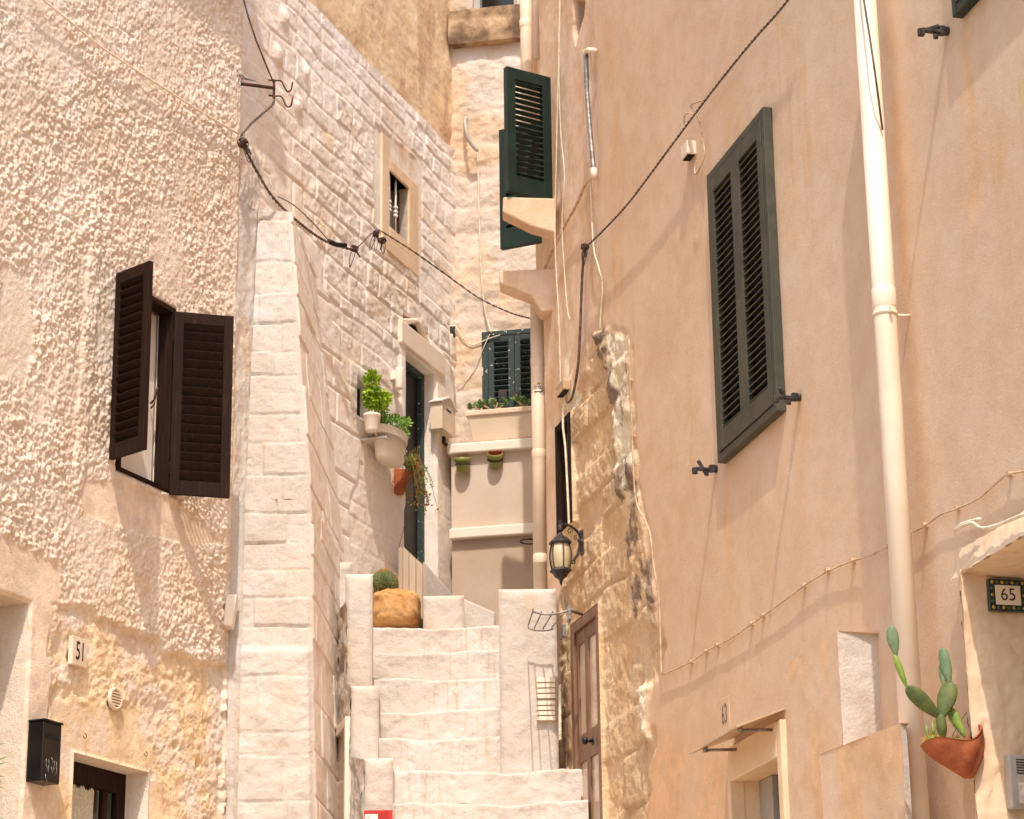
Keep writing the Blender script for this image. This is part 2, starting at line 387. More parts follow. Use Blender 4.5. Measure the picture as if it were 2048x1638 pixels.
M['spine'] = mat('golden_spines', (206, 168, 84), .6, c2=(170, 124, 60), scale=30)
M['rock'] = mat_wall('orange_boulder_stone', (216, 174, 122), (204, 152, 98), speck=(236, 204, 160), fine=.1, grain=40, bump=.8, bdist=.01, big=6, tone=.2)
M['ink'] = mat('black_ink', (46, 42, 44), .6)
M['inkgrey'] = mat('faded_grey_ink', (128, 112, 98), .7)
M['plate'] = mat('marble_plate', (224, 206, 186), .5, c2=(214, 192, 168), scale=9)
M['tile'] = mat('glazed_white_tile', (232, 220, 204), .25, c2=(224, 210, 192), scale=5)
M['tilen'] = mat('navy_glaze', (34, 42, 56), .25, c2=(44, 62, 60), scale=60)
M['yellow'] = mat('yellow_glaze', (196, 158, 62), .3)
M['leafgl'] = mat('green_glaze', (70, 104, 48), .3)
M['red'] = mat('red_print', (206, 44, 34), .5)
M['paper'] = mat('white_print', (236, 226, 214), .6)
M['curtain'] = mat('lace_curtain', (208, 200, 176), .9, c2=(190, 182, 158), scale=60, bump=.4)
M['glassdark'] = mat('dark_window_glass', (26, 24, 22), .08, spec=.6)
M['whitep'] = mat('white_paint', (236, 224, 208), .4, c2=(228, 214, 196), scale=3)
M['plastic'] = mat('grey_plastic', (176, 168, 156), .5, c2=(160, 152, 142), scale=3)
M['awning'] = mat('clouded_acrylic', (206, 176, 146), .3, c2=(190, 160, 130), scale=4, spec=.4)
M['street'] = mat_wall('limestone_paving', (196, 178, 156), (182, 162, 138), grain=40, bump=.4, big=2)

# ---------------------------------------------------------------- ground
g = MB(); xs = [-14, -6, 0, 6, 14]; ys = [-30, -10, 0, 4, 8, 12, 15.6, 24, 40]
def gz(y): return 0 if y < 2 else (min(y, 15.6) - 2) * .13
for y in ys:
    for x in xs: g.v.append((x, y, gz(y)))
for j in range(len(ys) - 1):
    for i in range(4): g.f.append([j * 5 + i, j * 5 + i + 1, j * 5 + 6 + i, j * 5 + 5 + i]); g.m.append(0); g.sm.append(False)
tag(obj('street', g, M['street']), kind='structure')

def body(pl, parent, s0, s1, ztop, mat_, back=-3, eave=.0, thick=.22, roofz=None, front=-.55):
    b = MB(); b.pbox(pl, s0, s1, back, front, 0, ztop)
    return b
def roof(pl, parent, s0, s1, z, eave, back=-3, thick=.2):
    return obj('roof', MB().pbox(pl, s0, s1, back, eave, z, z + thick), M['trim'], parent)

# ================================================================ LEFT STUCCO HOUSE
house = thing('stucco_house', 'rough cream stucco house at the left with brown shuttered window and door 51', 'house', PL.p(0, 0, 1.5))
sL0 = PL.uv(-260, 800)[0]; sL1 = PL.uv(470, 700)[0]
zt = 10.1
# openings
wl0, wl1 = PL.uv(236, 760)[0], PL.uv(343, 760)[0]
wlz0, wlz1 = PL.uv(340, 988)[1], PL.uv(345, 618)[1]
HW = (wl0, wl1, wlz0, wlz1)
HD = (PL.uv(146, 1560)[0], PL.uv(298, 1560)[0], 2.9, PL.uv(298, 1545)[1])
HG = (PL.uv(-150, 1500)[0], PL.uv(48, 1400)[0], 2.9, PL.uv(52, 1205)[1])
smooth_poly = [(-400, 1065), (0, 1073), (60, 1100), (122, 1130), (118, 1195), (112, 1300), (108, 1700), (-400, 1700)]
lower_poly = [(100, 1205), (210, 1235), (330, 1290), (452, 1338), (440, 1700), (100, 1700)]
sill_poly = [(150, 965), (240, 960), (345, 1005), (440, 1085), (380, 1092), (270, 1065), (165, 1030)]
patchy = [(-10, 520), (42, 540), (60, 680), (52, 770), (-10, 740)]
crn = [(452, -40), (482, -40), (475, 1340), (446, 1340), (462, 700)]
jamb_ridge = [(178, 410), (196, 412), (186, 700), (160, 985), (142, 985), (150, 800), (165, 600)]
soft_q = [(112, 1395), (300, 1430), (330, 1660), (100, 1660)]
def hL(u, v, px, py):
    wx = fbm(u * 6, v * 6, 3, 5) * 40; x, y = px + wx, py + fbm(u * 6 + 9, v * 6, 3, 8) * 40
    dd, hid = worley(u * 34, v * 30, 3)
    d2, hid2 = worley(u * 19 + fbm(u * 9, v * 9, 2, 2), v * 17, 13)
    d3, hid3 = worley(u * 62, v * 50, 23)
    lump = sst(.7, .1, dd) * (.2 + hid) * .012 + sst(.7, .1, d3) * (hid3 > .35) * hid3 * .007 + sst(.8, .15, d2) * hid2 * .014
    amp = .85 + 1.5 * fbm(u * 1.5, v * 1.5, 4, 31)
    amp = amp * (.55 + 1.1 * vn(u * 5, v * 5, 33)); h = lump * .8 * np.clip(amp, .12, 1.5) + fbm(u * 66, v * 66, 3, 77) * .014 * np.clip(amp, .4, 1) + fbm(u * 12, v * 12, 3, 78) * .012
    sm = blur(inpoly(x, y, smooth_poly), 3); lo = blur(inpoly(x, y, lower_poly), 3); si = blur(inpoly(px, py, sill_poly), 2); pa = blur(inpoly(x, y, patchy), 8)
    cn = blur(inpoly(px, py, crn) & (py < 1340), 2)
    k = np.clip(sm + lo + si + pa * .8 + cn * .4, 0, 1)
    h = h * (1 - k) + .012 * (1 - np.clip(sm + lo, 0, 1)) * 1
    soft = blur(inpoly(x, y, soft_q), 6)
    pits, _ = worley(u * 4.3, v * 4.6, 41)
    rough = fbm(u * 5, v * 6, 6, 51, .62) * .05 + fbm(u * 30, v * 30, 3, 52) * .014 - sst(.16, .08, pits) * (_ > .7) * .03
    h = h + lo * (rough * (1 - .75 * soft) - .01) + sm * (fbm(u * 3, v * 3, 3, 61) * .008 + .016) + si * fbm(u * 5, v * 5, 3, 62) * .01
    rd = blur(inpoly(px + fbm(u * 8, v * 8, 2, 6) * 14, py, jamb_ridge), 3); h = h + rd * .012
    m1 = lo * sst(-.1, .06, fbm(u * 3.2, v * 3.2, 6, 71, .6) + .0 - soft * .1)
    return h, {'m1': m1, 'm2': np.clip(sm + si, 0, 1) * .8, 'tone': np.clip(fbm(u * 2, v * 2, 3, 91) + .4, 0, 1)}
wall('wall', PL, sL0, sL1, 2.9, zt, .0066, hL, M['stucco'], house, [HW, HD, HG], fade='r')
rv = MB(); reveal(rv, PL, HD, .22, front=.0); reveal(rv, PL, HG, .5, front=.0); reveal(rv, PL, HW, .2, front=.0)
rv.pbox(PL, sL0, sL1, -3, -.55, 0, zt); rv.pbox(PL, sL0, sL1, -.5, .0, 0, 2.9)
obj('inner_wall', rv, M['stucco'], house)
roof(PL, house, sL0 - .2, sL1 + .02, 10.1, .268)

def shutter(name, pa, pb, z0, parent, m_, ms, th=.032, fr=.055, rt=.07, rb=.09, n=17, mid=None, tilt=38, label=None, knob=None, sd=1.0, openf=1.0, backm=None, slatw=None):
    """louvred leaf from top hinge corner pa to top free corner pb, down to z0"""
    pa, pb = V(pa), V(pb); z1 = pa.z; pb = V((pb.x, pb.y, z1))
    u = (pb - pa); wd = u.length; u.normalize(); nn = u.cross(UP).normalized()
    if nn.dot(CAM - pa) < 0: nn = -nn
    b = MB(); H = z1 - z0
    def bx(u0, u1, v0, v1, w0, w1, mi=0):
        b.obox(pa + u * ((u0 + u1) / 2) + UP * (-(H) + (v0 + v1) / 2) + nn * ((w0 + w1) / 2), u * ((u1 - u0) / 2), nn * ((w1 - w0) / 2), UP * ((v1 - v0) / 2), mi)
    bx(0, fr, 0, H, -th / 2, th / 2); bx(wd - fr, wd, 0, H, -th / 2, th / 2)
    bx(fr, wd - fr, 0, rb, -th / 2 + .001, th / 2 - .001); bx(fr, wd - fr, H - rt, H, -th / 2 + .001, th / 2 - .001)
    segs = [(rb, H - rt)]
    if mid: bx(fr, wd - fr, mid * H - .03, mid * H + .03, -th / 2 + .001, th / 2 - .001); segs = [(rb, mid * H - .03), (mid * H + .03, H - rt)]
    tl = R_(tilt)
    for a, c in segs:
        k = max(2, int(round(n * (c - a) / (H - rb - rt)))); p = (c - a) / k
        hw = (slatw or p * .62); dv = nn * (math.cos(tl) * hw * sd) - UP * (math.sin(tl) * hw)
        for i in range(k):
            cc = pa + u * (wd / 2) + UP * (-H + a + (i + .5) * p)
            dn = dv.cross(u).normalized()
            b.obox(cc, u * (wd / 2 - fr + .002), dv, dn * .0035, 1)
    if backm:
        bx(fr * .6, wd - fr * .6, rb * .6, H - rt * .6, -th / 2 - .006, -th / 2 - .003, 2)
    for hz in (.14, .86):
        b.tube([pa + UP * (-H + hz * H - .035) + nn * .006, pa + UP * (-H + hz * H + .035) + nn * .006], .008, 8, 0)
    o = obj(name, b, [m_, ms] + ([backm] if backm else []), parent, bevel=.002)
    if label: o['label'] = label
    return o

# brown window
win = sub('window', house, 'small window with open brown louvred shutters')
fr = MB(); t = .035
for (a, b_, c, d) in ((HW[0], HW[0] + t, HW[2], HW[3]), (HW[1] - t, HW[1], HW[2], HW[3]), (HW[0] + t, HW[1] - t, HW[3] - t, HW[3]), (HW[0] + t, HW[1] - t, HW[2], HW[2] + .02)):
    fr.pbox(PL, a, b_, -.085, .022, c, d)
obj('frame', fr, M['brown'], win, bevel=.003)
gl = MB(); gl.pbox(PL, HW[0] + t, HW[1] - t, -.18, -.17, HW[2], HW[3]); obj('window_interior', gl, M['black'], win)
cs = MB()
cs.pbox(PL, HW[0] + t, HW[1] - t, -.12, -.1, HW[2] + .02, HW[3] - t)
cm = PL.uv(318, 800, -.09)[0]; cs.pbox(PL, cm - .03, cm - .005, -.1, -.085, HW[2] + .02, HW[3] - t); cs.pbox(PL, cm + .003, cm + .03, -.1, -.088, HW[2] + .02, HW[3] - t)
obj('casement', cs, M['whitep'], win, bevel=.004)
hk = PL.at(306, 800, .0)
hd = MB().tube([PL.at(302, 806, -.08), PL.at(309, 800, -.02), PL.at(311, 785, -.01), PL.at(315, 776, -.01)], .008); hd.tube([PL.at(309, 800, -.02), PL.at(309, 808, -.01), PL.at(302, 816, -.01)], .006)
obj('window_handle', hd, M['rust'], win)
hA = PL.at(236, 548, .03); fA = Pz(303, 522, hA.z)
shutter('shutter', hA, fA, HW[2] + .03, win, M['brown'], M['brown'], n=17, tilt=-40, fr=.05, label='left brown shutter, swung out towards the viewer')
hB = PL.at(349, 624, .03); fB = Pz(467, 634, hB.z)
shutter('shutter', hB, fB, HW[2] - .02, win, M['brown'], M['brown'], n=17, tilt=-62, fr=.06, slatw=.036, label='right brown shutter, showing its inner louvres')

# door 51
dr = sub('door', house, 'dark wooden door with lace curtain, set deep in the wall')
a0, a1, c0, c1 = HD
d = MB(); d.pbox(PL, a0 - .02, a0 + .03, -.2, -.16, c0, c1); d.pbox(PL, a1 - .09, a1, -.2, -.16, c0, c1); d.pbox(PL, a0 + .03, a1 - .09, -.2, -.16, c1 - .12, c1)
e0 = PL.uv(188, 1600, -.17)[0]; d.pbox(PL, e0 + .08, e0 + .13, -.2, -.165, c0, c1 - .12)
obj('door_frame', d, M['brown'], dr, bevel=.004)
obj('door_glass', MB().pbox(PL, a0 + .03, a1 - .09, -.19, -.18, c0, c1 - .12), M['glassdark'], dr)
cu_ = MB(); nx, nz = 60, 30; vv = []; cw0, cw1 = PL.uv(140, 1600, -.17)[0], PL.uv(188, 1600, -.17)[0]
for j in range(nz):
    for i in range(nx):
        q = i / (nx - 1); zz = c0 + (c1 - .135 - c0) * j / (nz - 1)
        vv.append(PL.p(cw0 + (cw1 - cw0) * q, -.172 + .006 * math.sin(q * 60) + .004 * math.sin(q * 23 + j * .3), zz + (.012 * math.sin(q * 75) if j == nz - 1 else 0)))
cu_.grid(vv, nx, nz); obj('curtain', cu_, M['curtain'], dr, norm=False)
# dark garage recess at far left
obj('passage_door', MB().pbox(PL, HG[0], HG[1], -.5, -.45, HG[2], HG[3]), M['brown'], house)
# hooks above the door
for (x, y) in ((170, 1472), (292, 1508)):
    c = PL.at(x, y, .03); h = MB()
    h.tube([PL.at(x, y - 4, 0), PL.at(x, y - 5, .03)] + [c + PL.L * (.014 * math.sin(t_)) + UP * (.014 * math.cos(t_)) for t_ in [i * .6 for i in range(9)]], .0025, 6)
    tag(obj('hook', h, M['rust'], loc=PL.at(x, y, 0)), 'small curled wire hook over door 51, %s' % ('at its left end' if x < 200 else 'at its right corner'), 'hook', 'wire hooks over door 51')

# ================================================================ TEXT helper
def text_mesh(s, size, origin, ux, uy, depth=.002, scale_x=1.0, bold=0):
    c = D.curves.new('txt', 'FONT'); c.body = s; c.size = size; c.extrude = depth; c.align_x = 'CENTER'; c.align_y = 'CENTER'; c.offset = bold
    o = D.objects.new('txt', c); COL.objects.link(o)
    dg = bpy.context.evaluated_depsgraph_get(); me = D.meshes.new_from_object(o.evaluated_get(dg))
    mb = MB(); n = ux.cross(uy).normalized()
    vs = [origin + ux * (v.co.x * scale_x) + uy * v.co.y + n * v.co.z for v in me.vertices]
    mb.add(vs, [tuple(p.vertices) for p in me.polygons])
    D.objects.remove(o); return mb

# number 51
c51 = PL.uv(152, 1304); t5 = MB().pbox(PL, c51[0] - .078, c51[0] + .07, .0, .03, c51[1] - .085, c51[1] + .08)
nt5 = thing('number_tile', 'white marble tile numbered 51 on the rough stone left of the vent', 'house number', PL.p(c51[0], 0, c51[1]))
obj('plate', t5, M['plate'], nt5, bevel=.004)
obj('number', text_mesh('51', .15, PL.p(c51[0], .0305, c51[1] - .005), PL.L, UP, .001, .62, .001), M['ink'], nt5)
# round vent
cv = PL.uv(227, 1398)
vt = thing('wall_vent', 'small round cream vent with slats beside number 51', 'vent', PL.p(cv[0], 0, cv[1]))
q = PL.p(cv[0], .004, cv[1]); ring = MB()
ring.lathe(q, [(.048, 0), (.05, .018), (.062, .02), (.066, .01), (.066, 0)], PL.N, 28); obj('rim', ring, M['cream'], vt)
sl = MB(); sl.lathe(q, [(0.0001, .004), (.05, .004)], PL.N, 24, 1)
for i in range(5):
    zz = -.034 + i * .017; hw = math.sqrt(.05 ** 2 - zz ** 2)
    sl.obox(q + UP * zz + PL.N * .012, PL.L * hw, PL.N * .006, UP * .0045)
obj('slats', sl, [M['cream'], M['black']], vt)
# mailbox
mA = PL.uv(57, 1500); mz1 = PL.uv(58, 1445)[1]; mz0 = PL.uv(57, 1553)[1]
s1 = PL.uv(122, 1500, .12)[0]; s0 = PL.uv(86, 1500, .12)[0]
mb_ = thing('mailbox', 'black metal letter box with a slot, on the left wall beside door 51', 'mailbox', PL.p(s0, 0, mz0))
zo = PL.uv(86, 1440, .12)[1]; zb = PL.uv(86, 1561, .12)[1]
obj('box', MB().pbox(PL, s0, s1, .012, .12, zb, zo), M['blackp'], mb_, bevel=.006)
hb = MB(); hb.pbox(PL, s0 + .02, s1 - .02, .12, .123, zo - .085, zo - .065); obj('slot', hb, M['black'], mb_)
obj('lid', MB().pbox(PL, s0 - .004, s1 + .004, .012, .128, zo, zo + .012), M['blackp'], mb_, bevel=.003)
wmk = MB(); rs = random.Random(4)
bz = zo - .2
for i in range(11):
    a = s0 + .03 + (s1 - s0 - .07) * (i % 5) / 4; zz = bz - (i // 5) * .045 + rs.uniform(-.01, .01)
    wmk.tube([PL.p(a, .1225, zz), PL.p(a + rs.uniform(.0, .015), .1225, zz - .02), PL.p(a + rs.uniform(-.01, .02), .1225, zz - .035)], .0022, 5)
obj('scratched_mark', wmk, M['galv'], mb_)
# palm frond tip peeking at the left edge
fd = MB(); rs = random.Random(8)
for k in range(40):
    b0 = PL.at(-68, 1560, .25) + V((0, 0, rs.uniform(-.15, .15))); an = rs.uniform(-.9, .9)
    tip = b0 + PL.L * .27 * math.cos(an) + UP * (.3 * math.sin(an) + .05) + PL.N * rs.uniform(-.1, .1)
    wv = UP * .005
    fd.add([b0 - wv, b0 + wv, (b0 + tip) / 2 + wv * 1.3 + UP * .02, tip, (b0 + tip) / 2 - wv * 1.3 + UP * .02], [(0, 1, 2, 3, 4)])
fd.tube([b0 + V((0, 0, -1.9)) - PL.L * .1, b0], .012)
tag(obj('palm_plant', fd, M['leafd'], loc=PL.at(-70, 1700, .25), norm=False), 'green palm frond tips at the left edge below the letter box', 'plant')

# ================================================================ STONE HOUSE (middle)
stone = thing('whitewashed_stone_house', 'whitewashed stone block house with buttress, small barred window and pedimented door', 'house', PM.p(0, 0, 2))
sM0, sM1 = PM.uv(470, 700)[0] - .5, PM.uv(912, 700)[0]
HWm = (PM.uv(776, 420)[0], PM.uv(815, 420)[0] + .0, PM.uv(815, 488)[1], PM.uv(815, 378)[1])
HDm = (PM.uv(808, 900)[0], PM.uv(868, 900)[0], 3.6, PM.uv(868, 748)[1])
HT = (PM.uv(806, 660)[0], PM.uv(856, 680)[0], PM.uv(856, 697)[1], PM.uv(830, 645)[1])
HN = (PM.uv(714, 800)[0], PM.uv(742, 800)[0], PM.uv(742, 850)[1], PM.uv(716, 757)[1])
zline = PM.uv(905, 300)[1]
frame_poly = [(748, 245), (845, 330), (842, 535), (745, 445)]
door_poly = [(796, 640), (826, 640), (905, 740), (905, 1200), (850, 1200), (840, 1110), (800, 1000)]
def hM(u, v, px, py):
    h, t, pr = courses(u, v, .175, .36, 5, .022, .016, .022, .03, .35)
    h2, t2, pr2 = courses(u, v, .30, .75, 9, .02, .014, .006, .008)
    big = blur(inpoly(px + fbm(u * 2, v * 2, 2, 4) * 90, py, [(560, 300), (615, 330), (640, 560), (690, 900), (700, 1300), (500, 1300)]), 6)
    dr_ = blur(inpoly(px, py, door_poly), 3)
    fl = blur(inpoly(px, py, frame_poly), 1)
    rough = (fbm(u * 7, v * 9, 5, 21, .6) * .045 + fbm(u * 32, v * 32, 3, 22) * .012)
    edge = (fbm(u * 16, v * 16, 3, 23)) * .014; soft_ = .6 + .4 * sst(-.05, .12, fbm(u * 1.1, v * 1.1, 3, 29)); soft_ = soft_ * (1 - .45 * sst(700, 950, py))
    h = (h + rough * (.35 + pr * .65) + edge) * .6 * soft_ * (1 - big) + (h2 + fbm(u * 14, v * 14, 3, 24) * .008) * big
    lump, hid = worley(u * 3.4, v * 3.4, 55)
    h = h + sst(.35, .05, lump) * (hid > .7) * .03 * blur(inpoly(px, py, [(478, 0), (600, 0), (640, 500), (560, 420), (478, 400)]), 3)
    h = h * (1 - dr_ * .75) + dr_ * .022
    h = h * (1 - fl)
    st = sst(.1, .3, fbm(u * 2.2, v * 1.3, 4, 33)) * .5
    return h, {'m1': st * (1 - pr) * .5 + .35 * sst(.15, .25, fbm(u * 4, v * 4, 3, 35)), 'm2': .8 * np.exp(-((px - 805 - (py - 300) * .5) / 22) ** 2 - ((py - 305) / 42) ** 2) * (.5 + vn(u * 14, v * 5, 3)), 'tone': t}
wall('wall', PM, sM0, sM1, 3.0, zline, .0105, hM, M['white'], stone, [HWm, HDm, HT, HN])
def hO(u, v, px, py):
    gr = inpoly(px, py, [(742, 0), (775, 0), (905, 250), (905, 290), (880, 260), (800, 130)])
    return fbm(u * 4, v * 4, 5, 41) * .03 + fbm(u * 1, v * 5, 4, 43) * .02 + fbm(u * 40, v * 40, 2, 42) * .006, {'m2': np.clip(sst(.05, .3, fbm(u * 5, v * 1.2, 5, 44)) + blur(gr, 8) * .25, 0, 1) * .7}
wall('upper_wall', PM, sM0 - 0, sM1 + .0, zline - .02, 12.9, .016, hO, M['ochre'], stone, o=-.02)
rv = MB(); reveal(rv, PM, HWm, .1, front=.0); reveal(rv, PM, HDm, .14, front=.0); reveal(rv, PM, HT, .12); reveal(rv, PM, HN, .1)
rv.pbox(PM, sM0, sM1 - .01, -3, -.5, 0, 12.9)
obj('inner_wall', rv, M['white'], stone)
roof(PM, stone, sM0, sM1, 12.9, .1)
# small window
wm = sub('window', stone, 'small barred window in a limestone surround')
a0, a1, c0, c1 = HWm; fw_ = .13
f = MB(); f.pbox(PM, a0 - fw_ * 1.15, a0, -.1, .015, c0 - .1, c1 + .26); f.pbox(PM, a1, a1 + fw_ * 1.5, -.1, .015, c0 - .1, c1 + .101)
f.pbox(PM, a0, a1, -.1, .016, c1, c1 + .1)
f.pbox(PM, a0 - fw_ * 1.15, a1 + fw_ * 1.5, -.1, .02, c0 - .22, c0 - .1); f.pbox(PM, a0, a1, -.1, .017, c0 - .1, c0)
obj('surround', f, M['trim'], wm, bevel=.008)
obj('pane', MB().pbox(PM, a0, a1, -.1, -.07, c0, c1), M['glassdark'], wm)
bz_ = MB()
for q_ in (.25, .72):
    s_ = a0 + (a1 - a0) * q_ * .7
    bz_.tube([PM.p(s_, -.02, c0), PM.p(s_, -.02, c1)], .008, 8)
    for zz in (.35, .42, .5):
        z_ = c0 + (c1 - c0) * zz; bz_.lathe(PM.p(s_, -.02, z_), [(.008, -.018), (.02, -.006), (.02, .006), (.008, .018)], UP, 10)
obj('window_bars', bz_, M['whitep'], wm)
# door with pediment
dm = sub('door', stone, 'tall dark green framed door under a triangular pediment')
a0, a1, c0, c1 = HDm
obj('door_leaf', MB().pbox(PM, a0, a1, -.14, -.12, c0, c1), M['doordark'], dm)
fr = MB(); fr.pbox(PM, a1 - .06, a1 - .003, -.118, -.08, c0, c1 - .05); fr.pbox(PM, a0, a1, -.118, -.08, c1 - .05, c1 - .003)
obj('door_frame', fr, M['teal'], dm)
# pediment trim: triangle hole with raised cornice
tb = MB()
A, Bp, Cp = PM.at(802, 640, .04), PM.at(826, 640, .04), PM.at(862, 703, .04)
x0, z0 = PM.uv(804, 652); x1, z1 = PM.uv(858, 698); xp, zp = PM.uv(826, 644)
xp = (x0 + x1) / 2; 
tb.prism([PM.p(x0 - .09, -.02, z0 + .03), PM.p(xp, -.02, zp + .045), PM.p(xp, -.02, zp + .01), PM.p(x0, -.02, z0 + .0)], PM.N * .05)
tb.prism([PM.p(x1 + .09, -.02, z1 - .02), PM.p(xp, -.02, zp + .045), PM.p(xp, -.02, zp + .01), PM.p(x1, -.02, z1 - .03)], PM.N * .05)
tb.pbox(PM, a0 - .14, a1 + .16, -.02, .04, c1 + .012, c1 + .2)
obj('pediment', tb, M['trimw'], dm, bevel=.012)
obj('pediment_black_sheet', MB().pbox(PM, HT[0], HT[1], -.06, -.035, HT[2], HT[3]), M['black'], dm)  # shallow black sheet painting the darkness inside the triangular hole
obj('niche', MB().pbox(PM, HN[0], HN[1], -.12, -.09, HN[2], HN[3]), M['black'], stone)  # black sheet standing for the shade inside the niche

# buttress
YT, YB = 15.75, 15.35
fl_t, fr_t = P(517, 408, YT), P(579, 440, YT)
fl_t.z = fr_t.z = (fl_t.z + fr_t.z) / 2
fl_b, fr_b = P(472, 1850, YB), P(633, 1850, YB - .02)
fl_b.z = fr_b.z = min(fl_b.z, fr_b.z)
fl_m, fr_m = P(491, 1000, 15.55), P(621, 1000, 15.53); fl_m.z = fr_m.z = (fl_m.z + fr_m.z) / 2
def edge_r(px, py):                                # metres from the buttress's sharp corner
    xs, ys = proj(np.array([fr_t, fr_m, fr_b])); xe = np.interp(py, ys, xs); return np.abs(px - xe) * 16 / FPX
def hBf(u, v, px, py):
    h, t, pr = courses(u, v, .25, .5, 31, .010, .011, .012, .02, .45)
    lp, hid = worley(u * 5, v * 5, 8)
    r2 = sst(.15, .35, fbm(u * 3, v * 3, 3, 37))
    h = h + fbm(u * 12, v * 12, 4, 35) * .014 * (1 + r2 * 2) + fbm(u * 45, v * 45, 2, 36) * .005 + r2 * fbm(u * 24, v * 24, 3, 47) * .02
    low = sst(1290, 1310, py); h = h + low * .03 + low * fbm(u * 7, v * 7, 4, 38) * .03
    h = h * sst(0, .035, edge_r(px, py))
    return h, {'m1': .45 * sst(.12, .3, fbm(u * 3, v * 3, 4, 39)) * (1 - pr * .4), 'tone': t}
bt = sub('buttress', stone, 'battered block buttress rising against the stone house')
vo = fl_m.z - fl_b.z
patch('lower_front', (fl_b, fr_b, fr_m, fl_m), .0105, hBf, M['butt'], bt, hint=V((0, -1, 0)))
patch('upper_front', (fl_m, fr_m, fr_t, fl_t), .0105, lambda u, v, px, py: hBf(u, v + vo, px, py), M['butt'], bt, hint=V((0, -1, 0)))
wf_t, wf_m, wf_b = PM.at(628, 500, .02), PM.at(688, 1000, .03), PM.at(716, 1600, .03); wf_t.z = fr_t.z; wf_m.z = fr_m.z; wf_b.z = fr_b.z
def hBs(u, v, px, py):
    h, t, pr = courses(u, v, .29, .8, 33, .012, .010, .012, .01, .3)
    return (h + fbm(u * 10, v * 10, 3, 45) * .008) * sst(0, .03, u), {'m1': .25 * sst(.1, .3, fbm(u * 3, v * 3, 4, 46)), 'tone': t * .6}
patch('lower_side', (fr_b, wf_b, wf_m, fr_m), .0105, hBs, M['white'], bt, hint=V((1, -.4, 0)))
patch('upper_side', (fr_m, wf_m, wf_t, fr_t), .0105, lambda u, v, px, py: hBs(u, v + vo, px, py), M['white'], bt, hint=V((1, -.4, 0)))
cap = MB(); wl_t = PM.at(545, 380, -.02); wl_t.z = fl_t.z + .05
cap.add([fl_t, fr_t, wf_t + UP * .02, wl_t, V((fl_t.x, fl_t.y + .6, fl_t.z))], [(0, 1, 2, 3, 4)])
obj('buttress_cap', cap, M['white'], bt)
# strip between stucco house and the buttress
cL = PL.p(sL1, 0, 0)
stp = lambda u, v, px, py: (fbm(u * 6, v * 3, 4, 71) * .05 + fbm(u * 25, v * 25, 3, 72) * .012, {'m1': .35 * sst(.0, .2, fbm(u * 5, v * 2, 5, 73, .6)), 'tone': vn(u * 4, v * 2, 3)})
zmid = P(517, 300, YT).z; q1m = P(521, 300, 16.0); q1m.z = zmid
lev = [(V((fl_b.x, fl_b.y + .012, fl_b.z))), V((fl_m.x, fl_m.y + .012, fl_m.z)), V((fl_t.x, fl_t.y + .012, fl_t.z)), q1m]
for a_, b_ in zip(lev[:-1], lev[1:]):
    vo_ = a_.z
    patch('flank', (V((cL.x, cL.y, a_.z)), a_, b_, V((cL.x, cL.y, b_.z))), .012, lambda u, v, px, py: stp(u, v + vo_, px, py), M['butt'], bt, hint=V((0, -1, 0)), fade='lr')
# return wall of the stucco house (dark side of its corner)
rt_ = MB().add([V((cL.x, cL.y, 1.2)), V((cL.x - .5, cL.y + 2.2, 1.2)), V((cL.x - .5, cL.y + 2.2, zt)), V((cL.x, cL.y, zt))], [(0, 1, 2, 3)])
obj('side_wall', rt_, M['stucco'], house)

# ================================================================ BACK HOUSE
back = thing('back_house', 'pale rough house closing the alley with green shutters and a grey panel wall', 'house', PB.p(.4, 0, 3))
b0, b1 = -.1, PB.uv(1120, 600)[0] + .6
HBu = (PB.uv(945, 20)[0], PB.uv(1034, 20)[0], PB.uv(990, 22)[1], PB.uv(990, -150)[1])
HBl = (PB.uv(972, 730)[0], PB.uv(1078, 730)[0], PB.uv(1020, 815)[1], PB.uv(1020, 668)[1])
def hB(u, v, px, py):
    dr_ = np.clip(sst(-.05, .2, fbm(u * 3, v * 3, 4, 81)), 0, 1)
    h = fbm(u * 4, v * 4, 5, 82) * .06 + fbm(u * 18, v * 18, 4, 83) * .02
    hc, t, pr = courses(u, v, .28, .6, 61, .05, .03, .01, .03)
    return h + hc * .2, {'m1': dr_ * .45, 'tone': t}
zledge = PB.uv(990, 885, .3)[1]
wall('wall', PB, b0, b1, zledge - .1, PB.uv(990, -200)[1], .013, hB, M['backw'], back, [HBu, HBl])
rv = MB(); reveal(rv, PB, HBu, .3); reveal(rv, PB, HBl, .2); rv.pbox(PB, b0, b1, -3, -.5, 0, PB.uv(990, -200)[1]); obj('inner_wall', rv, M['whiteb'], back)
roof(PB, back, b0 - .1, b1, PB.uv(990, -200)[1], .1)
# upper window
uw = sub('window', back, 'upper window with dark panes above a stained stone sill')
a0, a1, c0, c1 = HBu
obj('pane', MB().pbox(PB, a0, a1, -.16, -.15, c0, c1), M['glassdark'], uw)
ff = MB(); ff.pbox(PB, a0, a0 + .05, -.15, -.06, c0, c1); ff.pbox(PB, a1 - .04, a1, -.15, -.06, c0, c1); ff.pbox(PB, a0 + .05, a1 - .04, -.15, -.08, c0, c0 + .012); obj('frame', ff, M['plastic'], uw)
zs0, zs1 = PB.uv(975, 92)[1], PB.uv(975, 30)[1]
def hS(u, v, px, py): return fbm(u * 6, v * 6, 5, 91) * .04 + .02 * np.sin(np.clip(v / .22, 0, 1) * 3.1), {'tone': vn(u * 9, v * 9, 4)}
sg = MB(); sg.pbox(PB, PB.uv(905, 60)[0], PB.uv(1048, 60)[0], -.05, .09, zs0, zs1); obj('sill_block', sg, M['stain'], uw, bevel=.02)
